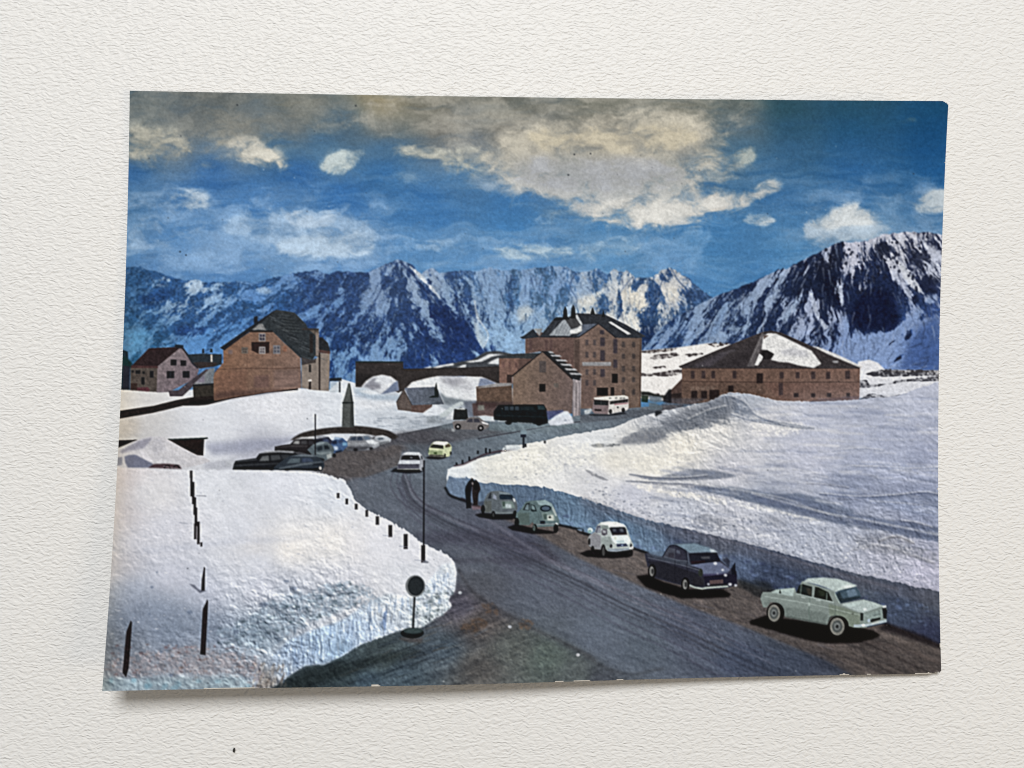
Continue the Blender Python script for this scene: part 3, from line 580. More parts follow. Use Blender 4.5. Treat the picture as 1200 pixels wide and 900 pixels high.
fill(Wt(rect(722,405,906,430)), (128,138,152), HSI, tex=.08)
for r in ((912,480,948,538),(815,568,886,620),(904,566,926,620)):
    fill(Wt(rect(*r)), (34,28,32), part('printed_window', None, HO))
for r in ((836,248,866,304),(920,258,946,350),(920,388,946,442),(838,450,866,500),(835,200,862,228),(836,330,866,400)):
    fill(Wt(rect(*r)), (72,60,74), part('printed_window', None, HO), .85, .25)
AN = part('printed_outbuilding', 'printed flat-roofed pinkish annex joined to the hotel')
fill(Wt((190,382),(320,378),(410,385),(276,492),(276,545),(192,538)), (118,88,80), AN, tex=.1)
fill(Wt((320,382),(420,380),(300,480)), (88,68,66), AN, .8)
fill(Wt((182,378),(250,354),(460,346),(400,384),(320,381)), (48,58,68), AN)
for x in (210, 250, 290): fill(Wt(rect(x,405,x+16,440)), (92,64,66), AN, .6, .3)
fill(Wt(rect(240,485,270,538)), (50,40,42), AN, .9)
FH = part('printed_house', 'printed stone gabled house with snow-striped roof beside the dark bus')
fill(Wt((658,520),(716,505),(712,752),(660,765)), (142,142,158), FH, tex=.2, tf=VS)
for x in (664, 684, 704): stroke(Wt((x,535),(x-2,750)), .7, (76,72,84), FH, .7)
fill(Wt((278,492),(470,340),(662,512),(658,735),(480,735),(478,690),(276,700)), (114,96,84), FH, tex=.13, tf=.6*FINE+.4*FB, grad=((610,450),(668,460),(102,88,90)))
FR = part('printed_roof', None, FH)
fill(Wt((468,336),(522,334),(560,365),(716,488),(706,524),(660,512)), (46,50,56), FR, tex=.1)
for (x, y, l) in ((515,358,64),(548,388,68),(580,416,66),(608,446,70),(636,474,72),(500,336,30)):
    fill(Wt((x,y),(x+l,y+2),(x+l+14,y+14),(x+14,y+11)), (196,196,200), FR, .9)
stroke(Wt((270,498),(468,337),(662,516)), 1.6, (48,40,42), FR)
fill(Wt(rect(447,546,486,594)), (26,24,30), part('printed_window', None, FH)); fill(Wt(rect(446,398,490,472)), (94,80,78), part('printed_window', None, FH), .8, .3); fill(Wt(rect(540,538,570,568)), (134,118,104), part('printed_window', None, FH), .7, .3)
fill(Wt((44,562),(272,542),(276,690),(48,685)), (94,74,62), AN, tex=.13)
fill(Wt((28,572),(180,540),(272,538),(268,556),(60,572)), (124,130,140), AN)
fill(Wt((40,655),(280,660),(280,700),(40,700)), (60,50,56), AN, .8, 1)

# ---- hospice
HP = part('printed_hospice', 'printed wide low brown building with hipped roof partly under snow')
Wq = win(770, 380, .20833)
fill(Wq((62,385),(140,305),(145,448),(64,442)), (80,62,60), HP, tex=.1); fill(Wq((76,392),(138,385),(138,442),(70,440)), (40,34,38), HP, .85)
fill(Wq((140,238),(1142,240),(1137,425),(1060,432),(700,440),(600,420),(400,400),(340,430),(190,450),(140,445)), (104,80,70), HP, tex=.1, grad=((840,440),(1000,440),(114,86,78)))
fill(Wq((140,330),(600,330),(600,420),(190,450),(140,445)), (86,68,62), HP, .6, 1.5, .15)
fill(Wq((600,330),(1140,328),(1137,425),(700,440)), (102,70,64), HP, .5, 1.5, .12)
stroke(Wq((140,322),(600,326),(1140,325)), .9, (62,46,44), HP, .8); stroke(Wq((140,247),(1140,247)), 1.4, (56,46,48), HP, .8)
for k in range(5):
    x = 190+k*28
    fill(Wq(rect(x,350,x+22,372)), (122,106,98), HP, .5, .5)
for r in ((192,375,226,420),(248,375,282,420),(294,368,350,425),(560,276,596,332),(768,386,796,410),(866,388,890,412),(955,386,980,410),(1064,386,1086,410),(400,345,430,380)):
    fill(Wq(rect(*r)), (46,32,34), part('printed_window', None, HP), .85, .25)
for r in ((190,262,212,305),(250,262,272,305),(305,262,327,305),(425,262,447,305),(866,265,890,308),(950,268,974,308),(1058,262,1086,308),(684,330,708,400),(690,268,712,305),(780,268,802,305)):
    fill(Wq(rect(*r)), (70,50,54), part('printed_window', None, HP), .75, .25)
PR = part('printed_roof', None, HP)
fill(Wq((122,236),(350,140),(592,44),(640,36),(695,46),(880,128),(1152,238),(1140,248),(130,246)), (72,63,67), PR, tex=.12)
fill(Wq((200,235),(360,160),(400,165),(300,240)), (90,82,98), PR, .55, 1.2); fill(Wq((310,238),(420,180),(540,120),(500,238)), (62,54,60), PR, .6, 1.5); fill(Wq((340,165),(430,140),(450,150),(370,170)), (104,96,108), PR, .5, .8)
fill(Wq((505,238),(588,48),(608,58),(548,238)), (112,104,108), PR, .9)
stroke(Wq((592,60),(530,200)), .6, (150,142,142), PR, .7)
fill(Wq((598,68),(625,50),(668,52),(730,80),(800,115),(868,148),(900,190),(924,222),(880,246),(790,230),(740,215),(690,212),(640,200),(658,168),(622,146),(586,142)), (240,238,235), PR, soft=.3)
fill(Wq((690,150),(760,132),(840,150),(860,185),(770,180),(710,175)), (198,198,208), PR, .7, 1.6)
fill(Wq((548,232),(575,165),(596,180),(590,200),(566,232)), (232,230,228), PR)
fill(Wq((584,150),(620,146),(658,168),(640,196),(600,198)), (48,42,46), PR); fill(Wq((600,62),(630,62),(600,85)), (100,70,60), PR, .8)
fill(Wq((872,122),(905,128),(1000,165),(1155,238),(1148,246),(1080,218),(960,168)), (232,230,228), PR, soft=.3)
fill(Wq((985,205),(1020,205),(1018,218),(990,216)), (196,196,200), PR, .8, .4)
stroke(Wq((595,-5),(597,45)), .8, (150,165,190), PR, .8)

# ---- asphalt
RD = part('printed_road', 'printed grey asphalt road curving through the snow')
road = field([(330,530,(80,72,74)),(400,530,(88,80,82)),(440,520,(84,80,84)),(500,510,(84,82,88)),(560,505,(104,114,122)),(620,500,(112,126,134)),(680,485,(108,118,126)),(740,485,(104,110,120)),(470,545,(100,108,120)),(520,545,(106,116,126)),(430,560,(100,102,114)),(480,590,(98,100,114)),(520,600,(90,92,108)),(560,620,(86,84,104)),(600,640,(84,80,104)),(560,660,(98,98,110)),(640,690,(94,96,112)),(700,680,(96,98,116)),(700,740,(98,104,120)),(760,760,(92,100,114)),(800,740,(82,84,108)),(860,770,(80,86,110)),(920,775,(70,76,94)),(980,770,(66,66,78)),(640,740,(92,96,106)),(660,600,(74,66,66)),(600,590,(84,78,84)),(1060,770,(64,58,62)),(560,680,(88,84,92))])
gm = road.mean(-1, keepdims=True); road = (gm+(road-gm)*.5)*1.08*np.array([.95,1.01,1.065], np.float32)
fill([(300,545),(330,530),(400,518),(470,508),(520,498),(560,488),(640,492),(700,484),(740,478),(790,474),(800,490),(1110,760),(1110,815),(110,815),(380,580),(372,552)], road, RD, tex=.07, tf=.7*FINE+.5*FB+.4*HS)
fill(Wg((0,745),(60,745),(330,750),(460,720),(440,745),(330,775),(0,810)), (92,98,108), RD, .8, .6)
fill(Wg((330,745),(400,700),(560,700),(500,730),(380,760)), (96,92,98), RD, .7, 1.2, .2)
fill([(520,497),(600,500),(690,492),(640,506),(560,512),(500,515)], (116,130,138), RD, .6, 1.5)
fill([(440,508),(560,500),(600,506),(520,520),(430,520)], (82,78,84), RD, .6, 2, .15)
stroke(smooth([(560,514),(600,507),(640,500),(680,494)]), 1.2, (64,62,72), RD, .8)
stroke(smooth([(420,590),(417,570),(424,552),(445,538),(480,528)]), 3, (124,126,138), RD, .4, 1.5)
stroke(smooth([(433,570),(440,548),(470,532)]), 1.6, (130,132,142), RD, .35, .8)
PK = part('printed_gravel_verge', 'printed brown gravel verge under the parked cars')
fill([(548,588),(600,612),(640,632),(680,655),(735,680),(800,708),(860,730),(915,752),(970,775),(1000,792),(1000,815),(1112,815),(1112,755),(1040,728),(890,690),(760,648),(680,620),(600,598),(556,584)], (108,99,96), PK, .95, 1.5, .14, .6*FINE+.5*HS+.4*FB, grad=((700,650),(1080,780),(92,84,82)))
fill([(300,545),(385,540),(400,528),(470,520),(480,526),(440,540),(418,560),(400,566),(380,556)], (96,90,92), PK, .7, 2, .12)
for off, w, c, a in ((0,2.6,(66,68,80),.6),(11,2.0,(70,72,84),.55),(-15,2.4,(126,126,140),.45),(20,1.6,(76,78,90),.4),(-24,1.4,(66,60,74),.4),(34,1.6,(78,76,96),.4),(52,2.4,(80,78,98),.3)):
    p = smooth([(472,556),(484,586),(512,606),(560,628),(620,654),(680,682),(740,712),(800,738),(850,762),(900,786)])
    p = p+np.array([-.45*off, .9*off])*np.linspace(.35, 1, len(p))[:, None]*.62
    stroke(p, w, c, RD, a, .7)
for off in (0, 8, 15, 24): stroke(smooth([(462+off*.8,548),(458+off,570),(475+off,592),(505+off,604)]), 1.3, (74,72,88), RD, .5, .6)
fill(Wj((310,542),(540,532),(700,528),(850,580),(970,650),(960,668),(880,660),(700,600),(540,585),(380,595),(340,570)), (72,72,88), RD, .55, 3, .1)
fill(Wj((480,655),(700,645),(900,640),(1000,680),(900,672),(700,672),(500,675)), (74,74,88), RD, .5, 2)
stroke(smooth(Wj((590,450),(700,520),(800,590),(900,650),(980,690),(1100,740),(1280,820),(1500,910))), 3.2, (122,122,138), RD, .55, 1.2)
for k in range(60):
    t = RNS.rand(); x = 560+t*420; y = 612+t*162+RNS.uniform(-14, 22)
    stroke([(x, y), (x+RNS.uniform(8, 30), y+RNS.uniform(4, 12))], RNS.uniform(.6, 1.8), [(120,120,134),(64,58,66),(98,92,98)][k % 3], PK if y > 600+t*170 else RD, .3, .4)
fill([(860,752),(900,758),(960,768),(1005,795),(900,800),(850,792),(835,775)], (66,78,106), RD, .35, 5, .08)
stroke(smooth([(960,760),(1010,752),(1060,762),(1105,778)]), 3, (92,80,78), PK, .4, 1.5); stroke(smooth([(990,745),(1030,760),(1090,790)]), 2, (40,36,40), PK, .5, 1.2)
MU = part('printed_muddy_roadside', 'printed dark wet mud beside the round sign')
mud = field([(340,800,(40,50,54)),(400,790,(48,60,64)),(450,770,(54,64,66)),(470,790,(60,74,84)),(520,760,(66,78,88)),(560,730,(78,72,70)),(580,700,(74,68,68)),(540,710,(74,72,84)),(560,780,(74,72,70)),(600,760,(76,80,78)),(640,770,(74,84,80)),(680,790,(72,78,78)),(430,800,(54,70,82)),(700,795,(66,70,78))])
mud = mud*1.26
fill(np.concatenate([Wn((560,90),(620,110),(700,165),(780,215),(860,245),(930,290),(1040,340),(1150,395),(1230,440)), [(735,792),(770,800),(780,830),(300,830),(330,790),(420,740),(500,700),(530,690)]]), mud, MU, .92, 6, .16, .6*FINE+.6*FB+.3*HS)
for k in range(90):
    t = RNS.uniform(0, 1); x = 390+t*150+RNS.uniform(-20, 20); y = 796-t*60+RNS.uniform(-24, 24)
    stroke([(x, y), (x+RNS.uniform(8, 22), y-RNS.uniform(3, 8))], RNS.uniform(.6, 1.6), [(92,106,120),(44,52,56),(72,84,98),(84,78,70)][k % 4], None, .4, .4)
for pts in (((690,170),(760,180),(775,225),(720,225)),((600,260),(680,235),(720,260),(660,300),(600,300)),((860,245),(920,250),(900,290),(850,280))):
    fill(Wn(pts), (98,76,60), MU, .6, 2, .2, rough=1.5)
stroke(smooth(Wn((585,20),(640,110),(700,160),(790,215),(930,290),(1040,340),(1150,395),(1190,420))), 2.6, (62,60,64), MU, .5, 1.6)
stroke(smooth(Wo((0,352),(60,380),(130,425),(220,470),(310,485),(380,470),(440,460))), 2.6, (62,64,68), MU, .5, 1.6)
for x, y in ((597,128),(815,275),(1113,398)): fill(Wn(oval(x, y, 9, 7, 8)), (190,192,196), MU)

# ---- right snow bank
RS = part('printed_snow_bank', 'printed broad snow bank right of the road')
rs = field([(530,550,(226,232,236)),(580,545,(234,232,224)),(620,530,(236,233,224)),(660,540,(228,228,228)),(700,515,(226,228,230)),(720,540,(238,233,222)),(760,545,(238,234,224)),(700,565,(220,220,224)),(740,580,(206,208,220)),(800,520,(240,234,222)),(800,600,(200,204,216)),(840,500,(238,234,228)),(780,490,(186,190,198)),(840,480,(150,156,168)),(870,470,(182,188,200)),(900,500,(226,224,226)),(960,490,(212,214,224)),(1040,480,(202,206,220)),(1090,460,(196,200,216)),(950,530,(214,214,224)),(1040,530,(188,194,214)),(1090,540,(172,178,202)),(860,550,(208,208,216)),(900,580,(178,184,200)),(1000,580,(160,170,194)),(1090,590,(150,160,186)),(860,600,(200,202,212)),(950,630,(184,190,206)),(1050,640,(186,188,204)),(1090,670,(190,190,210)),(1020,610,(178,184,200))])
BANK = np.concatenate([jag(np.concatenate([Wj((462,300),(470,262),(500,250),(560,228),(620,210),(700,192),(720,160),(800,152),(900,135),(1000,112),(1200,78)), Wg((230,792),(330,762),(430,742),(560,716),(620,686),(660,673),(740,680),(870,710)), Wh((280,716),(470,706),(640,690),(830,625))]), .5, 9), [(1110,447),(1110,764)], Wp((838,362),(740,322),(600,268),(400,190),(0,90)), Wk((690,745),(300,628),(230,602),(0,532)), Wj((960,505),(760,455),(620,425),(545,398),(470,365))])
fill(BANK, rs, RS, tex=.05, tf=.5*HS+.6*FINE+.35*FB)
fill([(930,470),(1110,455),(1110,600),(1000,590),(920,560),(900,520)], (168,176,202), RS, .4, 22, .06)
fill([(1000,560),(1110,545),(1110,640),(1040,620),(960,590)], (140,150,180), RS, .4, 14, .06)
def streaks(box, n, cols, pid, slope, a, wmax, lmax, seed):
    r = np.random.RandomState(seed); x0, y0, x1, y1 = box
    for k in range(n):
        x = r.uniform(x0, x1); y = r.uniform(y0, y1); l = r.uniform(.25, 1)*lmax
        if IDM[int(np.clip((y-OY)*SS, 0, HH-1)), int(np.clip((x+l/2-OX)*SS, 0, WW-1))] != pid: continue
        s = slope+r.uniform(-.05, .05); p = [(x, y), (x+l*.5, y+l*.5*s+r.uniform(-.8, .8)), (x+l, y+l*s)]
        stroke(smooth(p, 4), r.uniform(.4, 1)*wmax, cols[k % len(cols)], None, .72*a*r.uniform(.4, 1), 1.0)
for pts, c, a, s in (
  (Wk((160,140),(260,90),(380,60),(560,20),(640,30),(660,60),(520,80),(400,100),(330,140),(230,150)), (122,128,138), .75, 2.2),
  (Wk((380,70),(480,30),(560,0),(640,10),(560,60),(460,90)), (92,98,108), .6, 2.0),
  (Wg((620,690),(700,700),(760,770),(900,820),(1000,830),(880,830),(740,790),(680,760),(640,720)), (120,130,148), .75, 1.4),
  (Wk((40,155),(120,150),(180,150),(170,162),(60,168)), (100,104,110), .75, .9),
  (Wk((215,282),(300,296),(420,300),(520,262),(600,272),(700,296),(560,306),(420,312),(300,308)), (122,130,146), .7, 1.1),
  (Wk((200,312),(350,320),(520,330),(600,345),(500,345),(330,330)), (128,132,146), .7, 1.0),
  (Wk((500,340),(600,338),(720,350),(820,370),(960,370),(1100,430),(1200,470),(1200,505),(1040,470),(900,445),(800,420),(680,390),(560,360)), (124,134,154), .85, 1.8),
  (Wl((0,368),(120,378),(240,420),(340,440),(420,480),(560,500),(700,530),(825,560),(825,580),(700,560),(520,530),(360,490),(200,450),(60,410)), (112,122,146), .85, 1.8),
  (Wl((0,40),(60,46),(180,66),(280,84),(200,84),(80,64)), (116,126,146), .8, .8),
  (Wl((520,380),(640,372),(760,366),(825,372),(825,392),(700,384),(560,400)), (104,114,140), .7, 1.0),
  (Wl((200,388),(330,385),(500,392),(480,400),(300,398)), (110,118,140), .7, .8),
  (Wl((430,245),(560,238),(700,246),(825,240),(825,262),(640,264),(500,258)), (160,170,196), .7, 2.0),
  (Wl((380,180),(560,172),(660,178),(560,186)), (166,172,190), .7, 1.0),
  (Wl((660,490),(740,500),(820,520),(820,535),(720,515)), (96,106,130), .7, .8),
  (Wl((450,560),(560,545),(700,580),(820,640),(820,670),(640,640),(500,620)), (132,136,148), .65, 3.0),
  (Wl((20,470),(160,480),(260,540),(200,570),(80,520)), (168,174,190), .6, 3.0),
  (Wk((480,480),(560,460),(650,490),(640,530),(560,520),(500,510)), (128,132,144), .6, 2.2),
  (Wk((780,480),(860,470),(920,500),(860,520)), (150,154,166), .6, 2.0),
  (Wk((20,262),(60,276),(130,312),(100,310),(50,292)), (140,142,150), .7, .7),
  (Wj((1070,270),(1110,280),(1160,305),(1110,295)), (150,150,156), .7, .6),
  (Wj((1100,150),(1200,148),(1200,165),(1120,162)), (90,94,100), .6, .7),
  (Wk((230,190),(420,200),(520,230),(420,270),(250,270),(200,230)), (242,236,222), .5, 5),
  (Wk((200,320),(420,350),(640,390),(640,420),(440,390),(260,345)), (244,238,226), .7, 2.2),
  (Wk((640,395),(800,415),(960,450),(1100,500),(1000,490),(840,450),(700,425)), (236,234,230), .7, 1.6),
  (Wh((0,780),(200,800),(240,840),(60,860),(0,850)), (240,236,228), .6, 4),
  ([(560,545),(640,525),(720,520),(700,545),(620,555)], (244,240,228), .5, 5)):
    fill(pts, c, RS, a, s, .1, rough=s*.8)
for pts, c, a, sf in (
  (Wk((470,345),(600,338),(700,345),(800,362),(880,372),(960,366),(1060,392),(1200,440),(1200,520),(1080,488),(960,462),(860,440),(760,408),(640,380),(540,358)), (114,126,150), .8, 1.3),
  (Wl((0,385),(120,372),(240,392),(330,420),(430,455),(560,478),(700,492),(825,520),(825,580),(700,556),(560,535),(430,505),(300,475),(160,446),(40,410)), (108,120,148), .8, 1.3),
  (Wl((500,392),(600,372),(700,380),(825,368),(825,470),(700,455),(560,420)), (146,158,186), .6, 2.2),
  (Wg((350,800),(450,755),(560,722),(630,690),(680,700),(690,740),(640,790),(560,820),(460,840),(380,850)), (118,124,136), .7, 2.6),
  (Wk((150,150),(240,100),(340,90),(390,120),(330,145),(230,155)), (120,124,134), .65, 2.0),
  (Wk((210,284),(330,300),(470,262),(580,265),(700,290),(600,306),(450,312),(320,312)), (120,128,146), .7, 1.2),
  (Wl((380,230),(560,225),(825,215),(825,330),(640,320),(500,290)), (176,184,208), .45, 6)):
    fill(pts, c, RS, a, sf, .12, .5*HS+.5*FINE+.3*FB)
for P, w, c, a in (
  (Wl((0,44),(90,52),(190,68),(280,84)), 2.0, (104,116,140), .7), (Wk((660,20),(760,50),(900,70),(1000,84)), 1.6, (110,120,140), .7),
  (Wk((215,284),(320,298),(440,302),(560,292)), 1.8, (100,106,124), .7), (Wk((200,314),(360,322),(520,332),(620,352)), 1.6, (104,110,126), .7),
  (Wk((500,338),(640,352),(760,372),(900,400),(1040,452),(1200,500)), 2.6, (104,114,136), .6), (Wl((0,376),(160,420),(320,462),(520,500),(700,535),(825,562)), 3.2, (100,110,136), .6),
  (Wl((240,325),(340,332),(430,345)), 1.2, (112,118,140), .8), (Wl((300,372),(480,386),(640,378),(760,366),(825,376)), 1.8, (88,100,130), .75),
  (Wl((520,405),(640,412),(760,424)), 1.2, (140,150,176), .7), (Wl((660,492),(720,498),(800,522)), 1.8, (90,98,124), .7), (Wl((420,250),(600,255),(700,262),(825,256)), 1.6, (146,156,184), .7),
  (Wl((360,182),(480,172),(580,180)), 1.2, (150,158,182), .7), (Wl((560,580),(640,560),(720,590)), 2.2, (120,120,128), .6), (Wl((440,620),(560,600),(700,640),(810,680)), 2.4, (134,136,146), .5), (Wl((180,265),(280,280)), 1.2, (150,156,176), .7),
  (Wg((650,690),(720,720),(780,780),(900,822)), 2.0, (112,122,142), .6), (Wg((470,800),(560,760),(640,740)), 2.5, (112,120,132), .6)):
    stroke(smooth(P, 8), w, c, RS, a, .6, .15); stroke(smooth(P-np.array([0, w*.9]), 8), w*.8, (238,236,234), RS, a*.6, .7, .1)
streaks((860,465,1095,560), 170, [(158,166,190),(236,234,234),(140,150,178)], RS, .03, .75, 2.2, 60, 1)
streaks((760,540,1095,640), 150, [(134,142,166),(230,230,234),(116,126,152)], RS, .16, .75, 2.4, 54, 2)
streaks((700,560,1095,690), 200, [(150,158,176),(236,236,240),(120,128,148)], RS, .25, .65, 1.8, 14, 3)
for k in range(560):          # crumbly snow along the crest of the cutting
    t = RNS.rand(); x = 690+t*408; yb = 588+t*104; y = yb-RNS.uniform(0, 1)**1.4*(22+26*t)
    fill(oval(x, y, RNS.uniform(.6, 2.2), RNS.uniform(.5, 1.5), 7), [(140,148,166),(238,238,240),(168,172,186),(118,124,140)][k % 4], None, RNS.uniform(.25, .6), 0, 0)
for k in range(150):
    x = RNS.uniform(545, 700); y = RNS.uniform(528, 565)
    if IDM[int((y-OY)*SS), int((x-OX)*SS)] == RS: fill(oval(x, y, RNS.uniform(.6, 2.4), RNS.uniform(.4, 1.2), 7), [(190,190,196),(250,248,240),(160,164,172)][k % 3], None, RNS.uniform(.2, .5), 0, 0)
SW = part('printed_snow_wall', 'printed blue shaded snow wall of the road cutting')
sw = 0; sw = field([(530,570,(112,132,172)),(560,580,(100,122,160)),(620,580,(90,112,150)),(660,595,(96,124,164)),(700,600,(92,112,150)),(680,615,(112,144,188)),(720,630,(104,138,184)),(760,640,(104,130,172)),(800,630,(86,98,136)),(840,640,(92,98,126)),(870,665,(88,104,148)),(900,672,(62,74,112)),(960,692,(66,80,118)),(1000,690,(84,92,118)),(1060,715,(70,82,118)),(1090,742,(54,60,100)),(1095,705,(84,88,112))])
gm = sw.mean(-1, keepdims=True); sw = (gm+(sw-gm)*.72)*np.array([.97,1.02,1.0], np.float32)
WALL = np.concatenate([jag(np.concatenate([[(522,572)], Wj((475,285),(540,292),(620,322),(700,330),(800,332),(900,342),(1000,370),(1100,400)), Wk((0,386),(250,472),(450,522),(600,556),(800,606),(1000,664),(1200,718)), Wl((825,800))]), .8, 12), [(1110,694),(1110,764)], Wp((838,362),(740,322),(600,268),(400,190),(0,90)), Wk((690,745),(300,628),(230,602),(0,532)), Wj((960,505),(760,455),(620,425),(545,398),(462,365))])
fill(WALL, sw, SW, tex=.1, tf=.45*VS+.6*FINE+.35*FB)
fill(Wj((466,262),(520,250),(560,262),(545,300),(500,300),(470,290)), (232,236,238), RS, .9, .8)
for k in range(170):
    t = RNS.rand(); x = 640+t*455; y = 590+t*112+RNS.uniform(4, 34)
    if IDM[int((y-OY)*SS), int((x-OX)*SS)] == SW: fill(oval(x, y, RNS.uniform(1, 5), RNS.uniform(.8, 2.6), 8), [(126,150,190),(64,74,112),(108,128,172)][k % 3], None, RNS.uniform(.2, .45), .5, 0)
fill(np.concatenate([Wk((0,386),(250,472),(450,522),(600,556),(800,606),(1000,664),(1200,718)), Wl((825,800)), Wl((825,860)), Wk((1200,780),(1000,720),(800,665),(600,612),(450,572),(250,505),(0,410))]), (96,98,112), SW, .5, 3, .1)
stroke(smooth(Wk((450,530),(700,590),(950,665),(1200,738),(1400,790))), 3.2, (104,104,118), SW, .55, 1.4)
stroke(smooth(np.concatenate([Wj((455,340),(480,378),(545,402),(620,432)), Wj((950,505),(1060,530)), Wk((0,538),(240,612),(300,632))])), 3.0, (26,30,36), None, .9, .5)
fill(np.concatenate([Wk((690,738),(760,760),(800,785)), Wp((0,70),(80,85),(110,120),(60,160),(0,140)), Wk((760,810),(690,775))]), (38,42,46), SW, .75, 2.0)
fill(Wp((590,258),(680,290),(760,318),(838,358),(838,378),(740,345),(640,310),(560,290)), (34,30,36), SW, .85, 1.6)

# kerb stones and posts behind the bank
stroke(smooth(np.array([(532,546),(543,544),(556,538),(570,532),(590,528),(605,526)])), 2.0, (70,48,56), RS, .8, .3)
for x, y, h in ((535,545,3),(542,544,5),(550,540,5),(560,532,4),(569.5,531,6),(574,531,5),(592,529,6),(616,524,4),(638.5,519.5,3)):
    fill(rect(x-1.1, y-h, x+1.1, y), (28,32,40), part('printed_bollard', None)); 
fill([(588,528),(592,522),(606,521),(612,524),(606,528)], (214,222,226), RS, .8, .4)
GP = part('printed_signpost', 'printed small signpost at the far road bend')
fill(rect(610,504,617,509), (128,148,160), GP); fill(rect(610,509,616.5,512.5), (40,46,66), GP); fill(rect(612.2,512,614.8,525), (48,54,64), GP)

# ---- left foreground snow
LS = part('printed_snow_bank', 'printed foreground snow bank left of the road')
ls = field([(140,560,(214,206,206)),(140,600,(212,206,208)),(140,660,(200,198,204)),(180,580,(222,220,222)),(250,570,(226,228,234)),(330,570,(226,228,236)),(390,580,(222,226,234)),(200,620,(218,218,226)),(280,620,(220,222,230)),(300,640,(226,224,226)),(340,642,(240,235,230)),(390,635,(240,236,232)),(420,640,(230,228,230)),(300,660,(222,224,232)),(440,640,(228,228,234)),(480,650,(226,226,232)),(200,680,(208,210,222)),(160,700,(186,192,206)),(240,700,(204,208,222)),(300,690,(206,210,222)),(420,680,(226,226,230)),(140,740,(134,144,160)),(200,740,(150,164,184)),(250,740,(160,174,194)),(180,720,(168,178,196)),(170,770,(160,168,182)),(230,765,(166,170,180)),(300,740,(160,176,192)),(340,700,(176,186,200)),(380,700,(196,202,212)),(480,670,(224,226,232))])
FORE = np.concatenate([[(110,548)], Wi((140,254),(300,262),(430,266),(640,264),(880,267),(1020,278),(1080,288),(1140,312),(1165,350)), Wj((60,400),(110,440),(200,482),(300,542),(350,582),(400,606),(460,636),(495,668),(506,712),(500,790),(470,832)), Wn((560,186),(520,222),(480,242),(440,272),(330,292),(270,312),(160,352),(80,402),(0,442)), Wm((1100,438),(1040,446),(980,484),(930,522),(880,548),(830,552)), [(300,818),(108,818)]])
fill(jag(FORE, .9, 14, 2.0), ls, LS, tex=.025, tf=.7*FINE+.35*FB+.3*HS)
CL = part('printed_snow_cliff', 'printed icy cut face along the edge of the left bank', LS)
cl = field([(310,800,(150,144,140)),(340,780,(170,186,206)),(380,750,(176,200,226)),(420,740,(186,206,230)),(400,760,(150,178,206)),(450,720,(214,222,230)),(480,700,(226,232,238)),(510,680,(216,226,238)),(530,670,(228,234,240)),(500,720,(206,216,222)),(350,770,(160,182,210)),(440,740,(196,212,232))])
fill(np.concatenate([Wm((830,560),(850,470),(900,400),(980,330),(1080,290),(1200,250)), Wn((200,170),(280,130),(350,140),(440,100),(500,30)), Wj((440,680),(495,668),(506,712),(500,790),(470,832)), Wn((560,186),(520,222),(480,242),(440,272),(330,292),(270,312),(160,352),(80,402),(0,442)), Wm((1100,438),(1040,446),(980,484),(930,522),(880,548))]), cl, CL, .95, 1.6, .13, .7*VS+.5*FINE+.3*FB)
for k in range(230):
    t = RNS.rand(); x = 330+t*195; yb = 792-t*92; y = yb-RNS.uniform(0, 40)
    if IDM[int((y-OY)*SS), int((x-OX)*SS)] == CL:
        stroke([(x, y), (x+RNS.uniform(-1, 1), y+RNS.uniform(5, 14))], RNS.uniform(.6, 1.8), [(120,150,192),(238,244,248),(150,176,208),(98,122,158)][k % 4], None, RNS.uniform(.25, .55), .4)
fill(Wn((268,300),(255,260),(262,210),(278,205),(274,260)), (104,128,168), CL, .8, .5)
fill(Wm((120,260),(300,180),(560,200),(720,260),(640,340),(480,370),(300,390),(120,400)), (140,152,172), LS, .45, 7, .1)
fill(Wm((150,300),(260,260),(250,420),(150,440)), (122,130,142), LS, .5, 5, .15)
fill([(112,690),(190,690),(270,715),(290,745),(240,770),(112,775)], (128,140,160), LS, .5, 14, .1)
fill([(112,740),(170,740),(180,790),(112,800)], (112,118,128), LS, .45, 8, .15)
fill([(300,668),(400,660),(440,672),(430,690),(340,700),(290,700)], (206,208,220), LS, .4, 8, .08)
DIRT = Wm((650,310),(760,270),(860,180),(980,140),(1100,110),(1200,90),(1300,100),(1400,170),(1200,200),(1060,260),(960,320),(860,380),(740,360))
fill(DIRT, (132,150,168), LS, .65, 4, .2, rough=4)
for k in range(330):
    x = RNS.uniform(255, 420); y = 752-(x-255)*.36+RNS.uniform(-16, 16)
    fill(oval(x, y, RNS.uniform(.8, 4), RNS.uniform(.6, 2.2), 8), [(92,112,128),(206,220,232),(74,92,104),(150,170,190)][k % 4], None, RNS.uniform(.25, .6), .4, 0)
for k in range(200):
    x = RNS.uniform(480, 532); y = RNS.uniform(690, 735); 
    if IDM[int((y-OY)*SS), int((x-OX)*SS)] in (CL, LS): fill(oval(x, y, RNS.uniform(.8, 3.2), RNS.uniform(.8, 2.2), 8), [(96,108,112),(232,238,240),(140,156,164)][k % 3], None, RNS.uniform(.3, .6), .3, 0)
fill(Wm((170,440),(300,400),(460,380),(560,365),(680,395),(800,400),(850,440),(880,520),(780,490),(560,480),(400,490),(250,500),(160,490)), (146,140,146), LS, .75, 3, .25, .6*FINE+.5*FB, rough=2)
for k in range(260):
    x = RNS.uniform(128, 312); y = RNS.uniform(755, 796)+(x-200)*.03
    fill(oval(x, y, RNS.uniform(.8, 3.2), RNS.uniform(.6, 1.8), 7), [(104,72,74),(186,188,194),(92,96,104),(206,206,210),(128,100,92)][k % 5], None, RNS.uniform(.2, .5), .3, 0)
